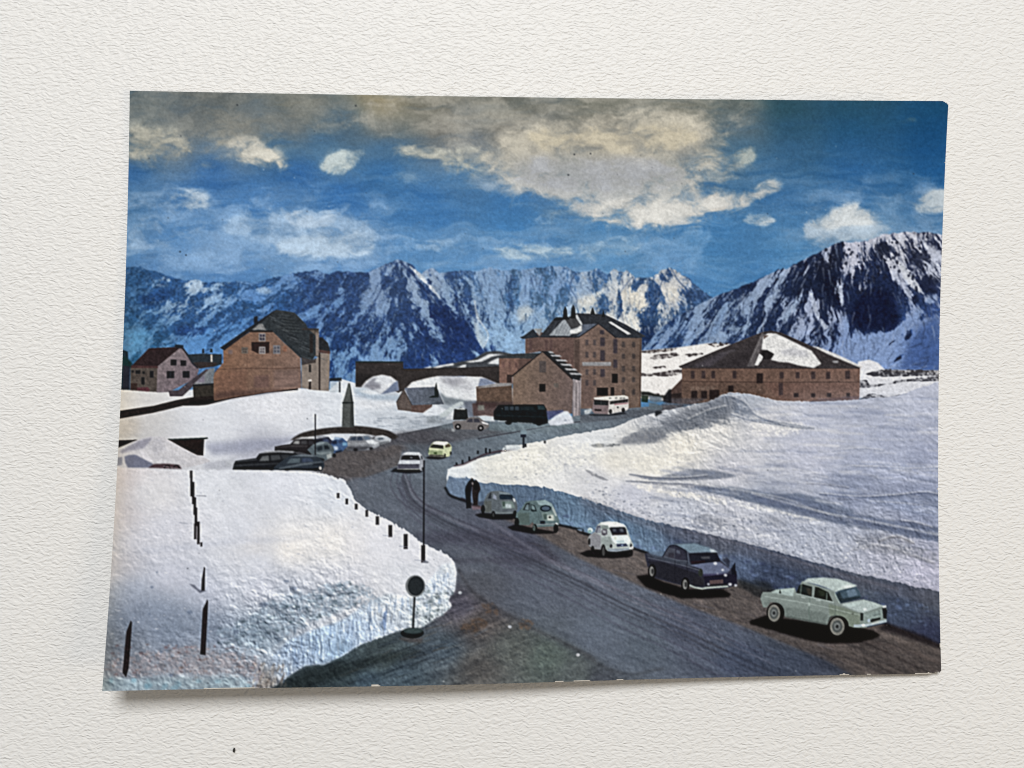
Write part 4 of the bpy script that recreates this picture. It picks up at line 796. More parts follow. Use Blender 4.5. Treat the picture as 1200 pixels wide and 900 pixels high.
fill(Wm((148,505),(220,498),(300,512),(420,495),(560,500),(700,488),(790,500),(815,560),(148,565)), (150,176,186), LS, .6, 3.5, .2, .6*FB+.5*VS)
for k in range(40):
    x = RNS.uniform(125, 300); fill(oval(x, RNS.uniform(795, 806), RNS.uniform(2, 5), RNS.uniform(2, 4), 8), [(120,172,194),(196,214,220),(140,150,160)][k % 3], None, .35, 1, 0)
for k in range(60):
    x = RNS.uniform(298, 340); y = RNS.uniform(774, 806); stroke([(x, y), (x-RNS.uniform(1, 5), y+RNS.uniform(4, 12))], RNS.uniform(.8, 2.4), [(120,104,92),(206,204,200),(84,72,66),(170,160,150)][k % 4], None, .45, .5)
fill(Wm((880,552),(930,530),(1000,495),(1060,458),(1200,430),(1330,410),(1500,370),(1560,380),(1400,430),(1200,490),(1060,545),(1000,570)), (34,42,44), MU, .7, 3.5, .2)
for k in range(420):
    x = RNS.uniform(130, 480); y = RNS.uniform(556, 745)
    if IDM[int((y-OY)*SS), int((x-OX)*SS)] == LS: fill(oval(x, y, RNS.uniform(.5, 2.6), RNS.uniform(.4, 1.0), 7), [(188,192,206),(244,242,242),(206,208,218)][k % 3], None, RNS.uniform(.2, .55), 0, 0)
fill(smooth(Wi((240,610),(480,590),(620,570),(900,560),(1000,545),(900,575),(650,590),(480,612),(250,630))), (196,200,214), LS, .5, 3)
for (x, y, rx, ry) in ((368,105,8,6),(535,215,14,9),(360,222,8,6),(960,78,14,5),(990,110,18,9),(455,490,12,6),(410,388,8,5),(390,40,5,4),(860,180,20,12),(740,300,14,10)):
    fill(Wm(oval(x, y, rx, ry, 9)), (110,124,148), LS, .7, .5)

# shed, mound at far left
Wx = win(120, 500, .125)
HD = part('printed_shed', 'printed low dark shed behind the snow mound at left')
fill(Wx((120,128),(330,122),(160,195),(120,200)), (40,32,34), HD, tex=.1); fill(Wx((598,118),(955,112),(946,272),(865,266),(700,180)), (46,32,30), HD, tex=.15)
fill(Wx((595,116),(985,100),(992,112),(950,120),(610,126)), (20,42,42), HD)
MO = part('printed_snow_mound', 'printed rounded snow mound in front of the dark shed')
fill(smooth(Wx((110,235),(200,195),(320,132),(400,102),(480,94),(560,96),(620,122),(740,190),(880,262),(960,292),(1000,330),(820,375),(560,395),(110,385))), (206,203,206), MO, tex=.06)
fill(Wx((160,232),(330,135),(470,98),(430,160),(380,205),(280,222),(180,250)), (152,150,164), MO, .85, 1.0, .08)
fill(Wx((460,120),(560,110),(600,200),(520,260),(470,200)), (188,186,192), MO, .7, 2, .1); fill(Wx((345,220),(380,235),(470,320),(450,345),(370,280)), (230,226,230), MO, .7, .8)
fill(Wx((205,280),(250,264),(310,262),(400,310),(470,345),(480,385),(240,385),(215,340)), (112,116,138), MO, .9, .5); fill(Wx((110,290),(190,285),(185,360),(110,368)), (140,142,156), MO, .9, .4)
fill(Wx((430,385),(480,350),(600,345),(720,358),(745,398)), (72,50,56), MO, .9, .4)
for x in (605, 690): stroke(smooth(Wx((x-25,392),(x-10,364),(x+14,362),(x+34,392))), .9, (30,26,30), MO)
stroke(Wx((570,370),(750,398)), .6, (180,176,180), MO, .7)
fill(jag(np.concatenate([[(110,548)], Wi((140,256),(300,264),(430,268),(560,266)), [(250,556),(110,556)]]), .3, 44), ls, LS, .9, .4)
fill(Wi((520,235),(620,222),(640,250),(600,262),(520,258)), (176,178,188), MID, .7, 1.5)

# ---- monument and parked cars
MN = part('printed_mound', 'printed dark earth mound under the obelisk')
fill(smooth([(340,516),(348,510),(358,506),(378,502),(401,500),(416,499),(437,501),(456,505),(467,512)], 5).tolist()+[(462,515),(448,512),(430,509),(408,508),(390,508),(370,511),(352,515)], (60,54,52), MN, 1, .3, .25)
OB = part('printed_obelisk', 'printed pointed stone obelisk on the dark mound')
fill(Wf((30,634),(38,634),(46,680),(53,722),(56,828),(2,828),(6,718),(18,680)), (88,92,90), OB, tex=.14); fill(Wf((40,640),(53,722),(56,828),(38,828),(40,722)), (58,62,62), OB, .8); fill(Wf((4,716),(54,716),(54,724),(4,724)), (44,50,50), OB)
Wk2 = win(260, 490, 1/6)
fill(Wk2((760,255),(900,235),(1130,230),(1200,190),(1260,200),(1260,330),(1000,420),(760,400),(690,370)), (96,90,90), PK, .8, 1.2, .12)
def car(label): return part('printed_car', label)
def P2(*p): return Wk2(*p)
def shade_car(pts, col, label, parts, tex=.08):
    c = car(label); fill(P2(*pts), col, c, 1, 0, tex)
    for q_, cc, a in parts: fill(P2(*q_), cc, c, a, .12, .04)
    return c
shade_car(((1066,150),(1085,126),(1130,120),(1165,130),(1192,148),(1184,168),(1120,186),(1090,180)), (176,182,190), 'printed pale grey car parked at the end below the obelisk',
  ((((1086,128),(1130,121),(1160,130),(1120,134)), (228,230,232), .9), (((1092,140),(1130,136),(1140,150),(1100,154)), (84,98,112), .9), (((1145,138),(1180,150),(1176,162),(1150,156)), (206,210,214), .8), (((1095,172),(1180,160),(1170,174),(1110,186)), (90,94,100), .8)))
shade_car(((866,196),(872,172),(888,150),(905,124),(940,114),(1000,114),(1040,124),(1075,150),(1112,172),(1108,196),(1060,220),(1000,228),(880,226)), (134,138,146), 'printed silver car with white bonnet parked below the obelisk',
  ((((905,124),(940,113),(1004,113),(1020,122),(960,124)), (226,228,230), .95), (((896,156),(914,132),(946,130),(944,158)), (62,76,98), .95), (((952,130),(984,130),(996,156),(950,158)), (56,70,94), .95), (((992,128),(1026,128),(1052,150),(1006,156)), (104,124,148), .9), (((1010,158),(1056,150),(1110,172),(1080,186),(1030,180)), (222,226,230), .95), (((872,176),(1010,172),(1030,184),(880,186)), (158,162,168), .8), (((875,200),(1050,200),(1000,228),(880,226)), (72,74,82), .85), (((1060,190),(1106,178),(1104,192),(1066,206)), (178,182,186), .8)))
shade_car(((740,190),(760,150),(800,134),(850,140),(882,168),(884,196),(846,236),(790,246),(752,236)), (66,98,146), 'printed bright blue car parked below the obelisk',
  ((((764,148),(800,134),(846,140),(826,148)), (176,198,222), .9), (((770,162),(806,156),(812,180),(776,186)), (34,46,74), .95), (((818,156),(846,152),(856,172),(822,178)), (54,72,108), .9), (((846,172),(882,170),(880,192),(850,196)), (116,170,208), .9), (((786,196),(816,200),(816,224),(790,226)), (186,202,220), .9), (((796,236),(846,224),(842,236),(800,248)), (26,30,40), .9), (((762,142),(790,138),(790,152),(766,158)), (232,236,240), .9)))
shade_car(((600,160),(640,132),(700,124),(750,132),(776,160),(760,214),(700,226),(640,214)), (52,56,76), 'printed navy car half hidden behind the black car',
  ((((640,134),(700,125),(748,133),(700,138)), (196,200,206), .9), (((650,148),(700,142),(706,168),(650,176)), (26,32,54), .9), (((714,146),(744,146),(756,170),(716,172)), (70,86,120), .85)))
shade_car(((370,232),(372,200),(420,190),(480,182),(508,154),(556,138),(630,138),(656,160),(668,200),(640,262),(540,236)), (42,38,42), 'printed black car with snow on its roof parked in the second row',
  ((((508,152),(556,134),(640,130),(700,140),(650,146),(560,146)), (220,220,220), .9), (((498,180),(516,160),(546,158),(544,182)), (168,168,168), .9), (((556,158),(596,154),(600,182),(556,184)), (76,76,80), .85), (((610,154),(640,160),(648,186),(612,186)), (58,58,64), .85), (((376,200),(480,190),(600,194),(600,202),(480,200),(378,208)), (92,88,90), .7), (((372,222),(540,226),(540,238),(376,234)), (20,18,20), .9)))
shade_car(((600,222),(640,186),(690,166),(740,166),(780,196),(790,226),(776,272),(724,300),(650,276)), (90,104,112), 'printed grey green car parked nose out in the second row',
  ((((640,190),(690,166),(736,168),(700,188)), (140,156,164), .9), (((664,206),(704,192),(712,222),(672,232)), (42,52,62), .95), (((716,190),(744,190),(762,216),(722,222)), (34,44,52), .95), (((650,246),(700,240),(770,232),(770,246),(700,258)), (136,150,154), .8), (((736,256),(772,246),(772,276),(740,290)), (176,182,180), .9), (((650,270),(720,286),(720,300),(655,282)), (24,26,30), .9)))
shade_car(((75,362),(82,322),(96,300),(170,290),(240,280),(262,250),(310,236),(400,230),(500,236),(530,252),(566,266),(530,310),(400,366)), (30,32,38), 'printed black saloon with pale window parked nearest the snow',
  ((((264,250),(310,234),(400,228),(514,234),(500,244),(400,238),(310,244)), (206,208,212), .85), (((262,302),(284,268),(330,262),(332,300)), (112,116,118), .9), (((342,262),(404,258),(416,290),(344,300)), (74,78,82), .9), (((416,258),(470,256),(500,276),(424,290)), (56,60,66), .9), (((100,300),(240,286),(250,292),(110,308)), (104,108,114), .85), (((86,330),(300,318),(420,316),(420,322),(300,328),(88,340)), (78,82,88), .7), (((82,352),(380,352),(380,366),(78,364)), (14,14,16), .9)))
shade_car(((345,364),(400,318),(440,288),(480,264),(560,256),(640,258),(690,284),(716,306),(722,338),(700,374),(480,370)), (50,60,72), 'printed dark slate car parked beside the black saloon',
  ((((480,266),(560,256),(640,259),(660,270),(560,268)), (134,146,156), .85), (((456,318),(482,284),(552,280),(548,314)), (92,108,118), .9), (((562,280),(616,278),(650,304),(562,312)), (66,80,106), .9), (((400,350),(560,318),(700,304),(714,314),(560,332),(400,362)), (106,118,128), .8), (((640,318),(706,312),(706,330),(640,336)), (34,40,50), .85), (((360,364),(520,352),(700,352),(700,374),(480,372)), (22,24,30), .9)))
fill(oval(260+692/6, 490+352/6, 1.5, 2.0, 10), (216,204,190), None); fill(Wk2((20,300),(90,290),(80,350),(30,340)), (186,188,194), MID, .7, 1)
fill(Wk2((60,364),(300,366),(560,368),(720,376),(560,384),(60,376)), (228,230,236), LS, .9, .4)
for x, y, rx, ry in ((160,352,18,12),(350,358,16,10),(460,362,16,9),(660,362,18,12),(940,222,16,10),(1050,214,14,10),(790,262,12,14)): fill(Wk2(oval(x, y, rx, ry, 12)), (14,14,18), None, .85, .2, 0)
PL = part('printed_pole', 'printed thin dark pole beside the parked cars')
fill(Wi(rect(1008,20,1013,200)), (30,30,36), PL)

# ---- vehicles by the hotel
Wv = win(520, 460, .13333)
fill(Wv((250,95),(460,90),(460,215),(260,205)), (72,52,56), AN, .85, .5); fill(Wv(rect(300,110,356,156)), (110,126,126), AN, .8, .4)
fill(Wv((300,208),(360,200),(440,212),(450,255),(330,248)), (214,220,224), MID, .95, .4)
fill(Wv((400,272),(560,262),(900,270),(1200,285),(1200,320),(900,310),(600,340),(400,335)), (118,134,142), RD, .7, 1)
c = part('printed_truck', 'printed small dark truck beside the snow ramp')
fill(Wv((82,240),(92,146),(150,132),(205,146),(216,238)), (36,40,42), c, tex=.15); fill(Wv((108,148),(112,136),(185,136),(188,150)), (206,210,210), c)
c = part('printed_bus', 'printed dark green bus parked before the stone house')
fill(Wv((438,165),(452,145),(480,110),(700,104),(880,106),(905,150),(918,268),(860,285),(800,278),(600,262),(440,238)), (22,30,34), c, tex=.15)
for x in (535, 580, 625): fill(Wv(rect(x,122,x+36,156)), (58,72,84), part('printed_window', None, c), .85)
fill(Wv((820,112),(880,112),(895,150),(830,150)), (44,64,70), part('printed_window', None, c)); fill(Wv(rect(670,122,790,156)), (32,44,50), c, .8)
for x, y in ((570,250),(838,258)): fill(Wv(oval(x, y, 34, 34)), (12,12,16), part('printed_wheel', None, c))
stroke(Wv((440,200),(910,215)), .6, (54,66,70), c, .6)
fill(Wv((470,246),(560,248),(540,258),(480,256)), (190,200,204), MID, .8); fill(Wv((640,258),(790,268),(790,276),(650,272)), (130,140,146), RD, .8)
fill(Wv((902,162),(1050,152),(1060,175),(930,238),(915,235)), (82,88,128), MID, .95, .3)
fill(Wv((915,258),(980,205),(1062,162),(1092,164),(1128,215),(1145,268),(1000,290),(935,288)), (222,226,234), MID, .97, .4, .06); fill(Wv(oval(1068,245,14,10,8)), (170,178,190), MID, .8)
c = car('printed beige saloon parked before the dark bus')
fill(Wv((75,262),(100,248),(190,246),(215,222),(260,214),(312,218),(352,250),(395,276),(398,304),(350,328),(90,322)), (122,116,116), c, tex=.08)
fill(Wv((198,258),(222,230),(255,228),(255,262)), (70,70,82), c); fill(Wv((264,228),(306,230),(322,262),(264,262)), (70,70,82), c); fill(Wv((330,252),(392,272),(388,284),(340,272)), (224,222,222), c)
for x, y in ((125,300),(325,312)):
    i = part('printed_wheel', None, c); fill(Wv(oval(x, y, 27, 27)), (22,20,24), i); fill(Wv(oval(x, y, 11, 11)), (150,146,146), i)
fill(Wv((65,315),(100,325),(95,345),(70,340)), (170,174,176), RD, .8, .3)
Wy = win(685, 440, .08333)
c = part('printed_bus', 'printed cream white touring bus parked beside the hotel')
fill(Wy((60,545),(330,545),(560,520),(600,540),(340,568),(80,565)), (30,32,38), RD, .85, .5)
fill(Wy((132,335),(345,350),(335,545),(140,535),(105,500),(108,470)), (134,116,118), c); fill(Wy((345,350),(616,318),(622,450),(600,485),(560,500),(330,545)), (212,207,202), c)
fill(Wy((130,312),(345,290),(560,278),(616,298),(612,322),(350,352),(138,334)), (226,222,210), part('printed_roof', None, c))
for x in (340, 425, 490, 535): fill(Wy((x,312),(x+34,308),(x+40,326),(x+6,332)), (110,112,116), c, .8)
i = part('printed_windscreen', None, c); fill(Wy((134,342),(338,354),(332,420),(134,412)), (44,50,52), i); stroke(Wy((235,346),(232,418)), .5, (96,98,98), i)
i = part('printed_window', None, c); fill(Wy((356,362),(612,330),(612,376),(420,398),(356,410)), (46,42,46), i)
for x in (410, 470, 530, 580): stroke(Wy((x,352),(x,396)), .5, (140,134,134), i, .8)
fill(Wy((420,404),(612,384),(612,396),(420,418)), (156,90,100), c, .9); fill(Wy((140,472),(240,474),(235,502),(145,498)), (42,30,34), c)
fill(Wy((455,440),(480,438),(480,458),(458,460)), (40,40,46), c)
for x, y in ((364,505),(544,486)): fill(Wy(oval(x, y, 24, 32)), (26,24,30), part('printed_wheel', None, c))
FAR = FAR_A
fill(Wy((795,225),(900,228),(1010,270),(1120,290),(1110,310),(900,280),(800,275)), (26,34,30), FAR, .9, .4); fill(Wy((800,280),(900,285),(890,380),(800,372)), (34,50,38), FAR, .9); fill(Wy((905,285),(1080,300),(1100,370),(990,385),(910,360)), (104,120,134), FAR, .85, .5); fill(Wy((905,380),(1000,390),(1100,440),(1090,480),(910,480)), (98,112,122), FAR, .85, .6); fill(Wy((1180,200),(1220,190),(1220,390),(1100,370),(1110,300)), (30,30,36), FAR, .9, .3)
fill(Wy((985,520),(1010,495),(1080,505),(1100,525),(1000,580)), (32,36,42), RD, .9, .4)
fill(Wy((0,490),(90,465),(110,490),(60,540),(0,545)), (206,210,212), RD, .8, .5)

# ---- moving cars
W67 = win(455, 505, .075)
c = car('printed white saloon driving away on the road')
fill(W67((30,635),(90,590),(140,570),(560,620),(500,655),(300,668),(140,650)), (24,26,34), RD, .92, .4)
fill(W67((138,590),(150,510),(175,460),(205,390),(240,345),(300,328),(480,332),(525,370),(560,430),(572,470),(560,600),(520,625),(330,625),(140,605)), (156,160,170), c, tex=.06)
fill(W67((238,386),(255,345),(300,330),(480,333),(520,375),(495,400),(470,380),(250,376)), (200,204,210), part('printed_roof', None, c)); fill(W67((195,450),(210,395),(245,376),(470,380),(502,452)), (36,34,44), part('printed_rear_window', None, c)); fill(W67((340,405),(380,405),(378,430),(338,430)), (120,124,130), c, .8)
fill(W67((172,464),(495,468),(492,512),(165,510)), (204,208,216), c); fill(W67((150,520),(482,518),(480,585),(145,590)), (82,82,98), c, tex=.1); stroke(W67((138,600),(490,600)), 1.0, (126,126,120), c)
fill(W67((505,395),(530,385),(545,440),(515,450)), (60,66,74), c, .8); fill(W67(oval(540,590,14,26,12)), (26,28,34), part('printed_wheel', None, c)); fill(W67((140,604),(500,608),(500,640),(150,640)), (18,20,26), c, .9)
c = car('printed pale yellow car driving behind the white saloon')
fill(W67((580,420),(640,390),(960,385),(870,435),(780,450),(640,440)), (26,24,30), RD, .9, .4)
fill(W67((618,330),(640,270),(668,215),(712,172),(760,160),(920,170),(975,215),(992,250),(985,340),(950,400),(870,408),(640,395)), (204,212,166), c)
fill(W67((690,205),(735,162),(920,170),(940,185),(875,235),(860,225)), (238,238,222), part('printed_roof', None, c)); fill(W67((652,262),(672,222),(700,206),(862,226),(862,280)), (46,46,36), part('printed_rear_window', None, c)); fill(W67((640,300),(850,312),(850,385),(645,375)), (146,162,116), c, .9, .3); fill(W67((712,335),(760,335),(760,362),(712,360)), (60,84,36), c)
fill(W67((888,222),(940,196),(975,225),(975,248),(890,262)), (92,82,62), part('printed_window', None, c)); fill(W67((640,365),(870,378),(870,402),(640,395)), (60,56,56), c, .8); fill(W67((618,290),(640,290),(640,345),(620,350)), (70,90,80), c, .8)
for x, y in ((885,380),(975,345)): fill(W67(oval(x, y, 14, 28, 12)), (34,36,32), part('printed_wheel', None, c))

# ---- people and the two small cars by the wall
W45 = win(540, 550, .10833)
i = part('printed_person', 'printed person in dark clothes standing beside the snow wall')
fill(W45((45,225),(55,180),(80,135),(95,118),(118,98),(140,106),(142,130),(128,170),(112,240),(108,300),(112,410),(60,418),(55,330)), (22,26,34), i, tex=.2)
i = part('printed_person', 'printed second person in brown trousers leaning towards the first')
fill(W45((118,160),(140,128),(168,116),(200,155),(214,215),(195,260),(188,300),(186,385),(138,392),(125,290)), (44,38,38), i, tex=.2); fill(W45((128,128),(150,125),(185,160),(190,220),(140,220)), (24,26,28), i); fill(W45(oval(127,152,10,16,10)), (150,140,140), i, .8)
fill(W45((0,300),(55,322),(55,350),(0,335)), (40,36,44), SW, .8, .5); fill(W45((185,350),(260,340),(300,380),(240,400),(190,390)), (62,70,88), SW, .8, .6); fill(W45((110,390),(230,400),(230,430),(130,440)), (150,120,128), PK, .6, .7)
fill(W45(oval(120,106,13,15,12)), (70,58,54), None, .8); fill(W45(oval(160,126,13,15,12)), (62,52,50), None, .8); stroke(W45((122,190),(118,290),(124,390)), 1.0, (86,92,112), None, .7); fill(W45((60,405),(112,402),(112,420),(58,422)), (14,14,18), None, .9)
c = car('printed grey green small car parked close to the two people')
fill(W45((150,490),(240,465),(340,480),(610,470),(620,510),(560,545),(360,545),(200,520)), (22,20,26), PK, .92, .6)
fill(W45((238,420),(255,330),(290,262),(325,238),(420,232),(520,255),(575,300),(605,350),(615,430),(590,475),(520,485),(370,485),(330,470),(260,470)), (98,108,116), c, tex=.09)
fill(W45((255,345),(330,340),(335,465),(262,468)), (92,96,92), c, .7, .5); fill(W45((410,240),(520,255),(570,300),(555,275),(420,268)), (128,146,158), c)
i = part('printed_rear_window', None, c); fill(W45((415,285),(430,270),(555,275),(572,310),(560,325),(425,325)), (34,52,68), i)
i = part('printed_window', None, c); fill(W45((290,318),(315,255),(330,250),(328,320)), (56,62,72), i); fill(W45((345,315),(352,262),(385,290),(388,330)), (140,150,168), i)
fill(W45((440,345),(560,345),(590,420),(450,425)), (122,142,138), c, .9, .4); fill(W45((450,350),(480,350),(480,400),(455,400)), (64,84,76), c, .8); fill(W45((480,375),(545,375),(550,420),(490,422)), (196,208,212), c, .8, .3); fill(W45((560,310),(585,320),(590,350),(575,350)), (210,220,222), c)
stroke(W45((380,470),(600,470)), .9, (130,140,142), c)
for x, y in ((352,495),(240,430),(585,490)): fill(W45(oval(x, y, 22, 46, 14)), (24,24,28), part('printed_wheel', None, c))
fill(W45(oval(352,490,10,26,12)), (66,68,70), c)
c = car('printed green rounded small car with oval rear window')
fill(W45((500,625),(600,590),(760,630),(1000,670),(1080,640),(1010,695),(780,700),(560,660)), (24,20,24), PK, .92, .6)
fill(W45((592,540),(602,470),(655,425),(698,358),(740,342),(830,335),(910,330),(985,368),(1015,430),(1045,500),(1066,560),(1062,600),(1000,615),(820,625),(775,570),(740,602),(630,600)), (98,122,126), c, tex=.08)
fill(W45((605,470),(740,470),(745,600),(632,598)), (86,104,100), c, .8, .6); fill(W45((815,342),(915,332),(985,370),(1010,420),(960,395),(850,385)), (142,168,174), part('printed_roof', None, c))
i = part('printed_rear_window', None, c); fill(W45(oval(916,422,60,36)), (26,40,48), i); fill(W45(oval(920,422,44,24)), (78,98,118), i)
i = part('printed_window', None, c); fill(W45((672,440),(705,370),(745,362),(742,445)), (40,48,52), i); fill(W45((690,435),(712,382),(735,378),(735,440)), (112,134,142), i); fill(W45((755,445),(755,375),(800,390),(825,455),(775,460)), (44,58,62), i); fill(W45((765,430),(765,385),(795,400),(805,440)), (120,146,150), i)
fill(W45((870,470),(1000,462),(1030,550),(900,560)), (128,150,146), c, .9, .4); fill(W45((890,485),(930,480),(930,540),(900,545)), (70,92,88), c, .8); fill(W45((935,500),(1000,490),(1010,555),(940,555)), (216,220,208), c, .8, .3); fill(W45(oval(963,518,14,12,12)), (36,44,44), c); fill(W45((990,400),(1015,430),(1040,500),(1025,510),(990,440)), (196,208,206), c, .8)
fill(W45(rect(858,556,912,592)), (30,40,58), c); stroke(W45((800,598),(1060,590)), 1.1, (140,152,156), c); fill(W45(oval(1035,590,12,12,10)), (240,240,236), c)
for x, y in ((800,640),(1028,640),(606,572)): fill(W45(oval(x, y, 26, 50, 16)), (26,30,30), part('printed_wheel', None, c))
fill(W45(oval(792,632,14,34,12)), (84,98,96), c)

# ---- white small car
W3 = win(675, 600, .0666667)
c = car('printed white small car facing the road near the snow wall')
fill(W3((60,725),(200,670),(440,650),(1000,680),(990,770),(900,800),(640,815),(420,805),(180,785)), (24,20,24), PK, .93, .6)
fill(W3((208,480),(235,410),(330,350),(352,280),(378,225),(430,185),(560,168),(720,176),(830,216),(890,275),(930,390),(965,490),(1005,570),(1008,645),(930,665),(700,700),(560,690),(515,640),(470,560),(435,655),(300,640),(225,590)), (180,190,188), c, tex=.04)
fill(W3((235,415),(330,360),(440,415),(440,655),(290,635),(225,580)), (138,138,146), c, .9, .6); fill(W3((440,440),(600,430),(640,560),(560,680),(515,640),(470,555),(440,560)), (148,160,158), c, .9, .5)
fill(W3((432,220),(440,188),(560,168),(720,176),(840,222),(880,262),(760,256),(580,268),(560,235)), (236,240,236), part('printed_roof', None, c), soft=.2)
i = part('printed_windscreen', None, c); fill(W3((585,285),(610,268),(850,262),(880,300),(895,395),(640,408)), (40,40,54), i); fill(W3((640,300),(700,290),(700,340),(650,345)), (104,112,124), i, .7, .3); fill(W3((760,290),(820,285),(840,345),(780,350)), (116,124,136), i, .7, .3); fill(W3((640,375),(890,365),(895,398),(640,408)), (62,30,38), i, .8)
fill(W3((612,420),(905,408),(960,500),(930,560),(700,560),(650,520)), (228,238,238), part('printed_bonnet', None, c), soft=.3); fill(W3((690,510),(840,500),(860,540),(720,545)), (170,196,206), c, .8, .5); fill(W3(oval(690,460,22,30,12)), (196,200,176), c, .6)
i = part('printed_window', None, c); fill(W3((335,355),(375,240),(432,236),(432,372),(360,365)), (98,102,122), i); fill(W3((370,360),(395,270),(425,280),(425,370)), (160,166,174), i, .8); fill(W3((445,330),(480,290),(545,300),(550,390),(500,418),(450,400)), (104,100,112), i); fill(W3((470,320),(530,330),(520,370),(470,365)), (176,182,186), i, .8); fill(W3((440,230),(560,240),(570,300),(450,300)), (128,140,138), c, .8)
fill(W3((712,560),(880,552),(910,600),(720,612)), (52,66,104), c); fill(W3((790,570),(830,566),(830,600),(795,602)), (160,178,206), c, .8)
fill(W3(oval(616,598,22,32,14)), (34,30,44), part('printed_headlight', None, c)); fill(W3(oval(966,590,18,34,14)), (30,28,36), part('printed_headlight', None, c)); fill(W3((940,620),(1005,600),(1006,645),(945,655)), (232,232,226), c); fill(W3((560,650),(930,630),(935,662),(700,698),(565,690)), (146,158,170), part('printed_bumper', None, c))
fill(W3(oval(250,322,46,48,18)), (204,220,222), c); fill(W3(oval(238,345,34,30,14)), (120,160,158), c, .8)
for x, y, rx, ry in ((478,680,44,115),(952,720,46,62),(232,520,20,60),(290,640,30,46)):
    fill(W3(oval(x, y, rx, ry, 18)), (34,32,34), part('printed_wheel', None, c))
fill(W3(oval(482,690,24,80,16)), (84,84,84), c, .8)

# ---- dark blue saloon
W2 = win(745, 625, .108333)
c = car('printed dark blue grey saloon parked behind the pale green car')
fill(W2((0,462),(130,440),(300,520),(560,600),(940,600),(1030,655),(1010,690),(760,705),(500,705),(300,650),(100,575)), (20,18,20), PK, .94, 1.1)
fill(W2((95,225),(130,205),(290,245),(330,170),(365,130),(430,112),(640,108),(780,148),(872,195),(915,290),(1025,385),(1092,410),(1096,560),(960,595),(760,605),(590,580),(560,520),(520,485),(490,560),(330,520),(205,480),(200,385),(160,335),(130,370)), (54,56,74), c, tex=.1)
fill(W2((130,300),(300,310),(560,400),(680,440),(740,570),(590,575),(555,510),(515,485),(480,555),(210,470),(190,370),(150,340)), (40,40,50), c, .85, .8); fill(W2((130,205),(300,195),(285,255),(200,265)), (98,120,146), c, .9, .5); fill(W2((120,215),(290,255),(560,300),(690,370),(560,350),(280,290),(130,250)), (72,80,96), c, .8, .5)
fill(W2((385,118),(640,106),(790,152),(885,205),(760,204),(580,214),(530,175),(450,130)), (118,144,164), part('printed_roof', None, c), soft=.3); fill(W2((800,165),(850,180),(885,205),(810,205)), (196,206,212), c, .9, .3)
fill(W2((585,345),(760,315),(912,312),(1025,388),(990,430),(860,445),(735,445),(680,372)), (106,116,148), part('printed_bonnet', None, c), soft=.3); fill(W2((720,440),(1000,430),(1000,455),(740,470)), (70,66,104), c, .8, .4)
i = part('printed_window', None, c); fill(W2((300,250),(350,150),(428,168),(422,278)), (78,82,98), i); fill(W2((350,215),(415,210),(415,275),(350,255)), (52,48,62), i, .7, .4); fill(W2((432,180),(452,170),(520,212),(512,292),(425,282)), (58,58,76), i); fill(W2((440,180),(480,190),(480,220),(440,215)), (96,104,124), i, .8)
stroke(W2((290,250),(365,132),(440,132),(545,190),(565,330)), 1.0, (34,38,52), c, .9); stroke(W2((560,200),(575,335)), 1.4, (98,110,130), c, .8)
i = part('printed_windscreen', None, c); fill(W2((575,222),(600,214),(875,208),(915,302),(760,318),(600,338)), (36,38,52), i); fill(W2((700,255),(800,248),(800,272),(715,275)), (96,98,106), i, .8, .3); fill(W2((590,300),(750,290),(750,318),(605,332)), (48,32,42), i, .8)
fill(W2((730,465),(1000,440),(1092,440),(1096,565),(760,585)), (36,34,54), c, .95); fill(W2((798,508),(945,498),(945,540),(800,550)), (98,78,82), part('printed_plate', None, c))
stroke(W2((580,560),(640,585),(720,598),(760,588),(1000,572)), 2.0, (168,178,172), part('printed_bumper', None, c))
fill(W2(oval(700,425,26,46,16)), (52,58,54), part('printed_headlight', None, c)); fill(W2((640,470),(740,480),(740,560),(600,550)), (46,44,52), c, .7, .5)
for x, y, r in ((860,326,20),(940,396,15),(970,452,18),(1020,552,20),(1080,562,16),(884,436,8),(785,550,14)): fill(W2(oval(x, y, r, r*.8, 12)), (226,230,238), c, .92, .15)
fill(W2((1030,380),(1075,310),(1085,440),(1040,450)), (26,30,44), c, .9)
for x, y in ((176,410),(536,552)):
    i = part('printed_wheel', None, c); fill(W2(oval(x, y, 44, 78, 20)), (20,18,22), i); fill(W2(oval(x-4, y, 26, 54, 18)), (128,128,126), i); fill(W2(oval(x+4, y, 14, 30, 14)), (60,60,62), i)
fill(W2((940,290),(985,255),(1020,300),(1010,370)), (44,46,62), SW, .7, .6)

# ---- pale green saloon
W1 = win(880, 665, .1416667)
c = car('printed pale green saloon with whitewall tyres nearest the right edge')
fill(W1((-10,440),(120,395),(260,420),(620,460),(860,490),(1010,520),(1075,560),(1010,592),(870,625),(620,628),(450,598),(230,535),(-10,468)), (16,14,16), PK, .94, 1.1)
fill(W1((78,260),(86,225),(100,203),(165,203),(205,183),(362,168),(378,212),(412,132),(425,112),(690,195),(735,300),(930,264),(1020,290),(1100,318),(1126,340),(1122,440),(1040,480),(930,500),(850,498),(805,482),(770,425),(715,398),(660,402),(628,475),(480,447),(285,408),(250,345),(205,288),(160,285),(130,330),(100,330)), (136,150,145), c, tex=.02)
fill(W1((110,300),(160,260),(230,280),(300,330),(480,350),(640,385),(628,475),(480,447),(285,408),(250,345),(205,288),(160,285),(130,330)), (114,127,123), c, .8, 1.0); fill(W1((640,300),(760,330),(905,385),(900,470),(850,495),(805,480),(770,422),(715,396),(650,400)), (122,136,118), c, .75, .8)
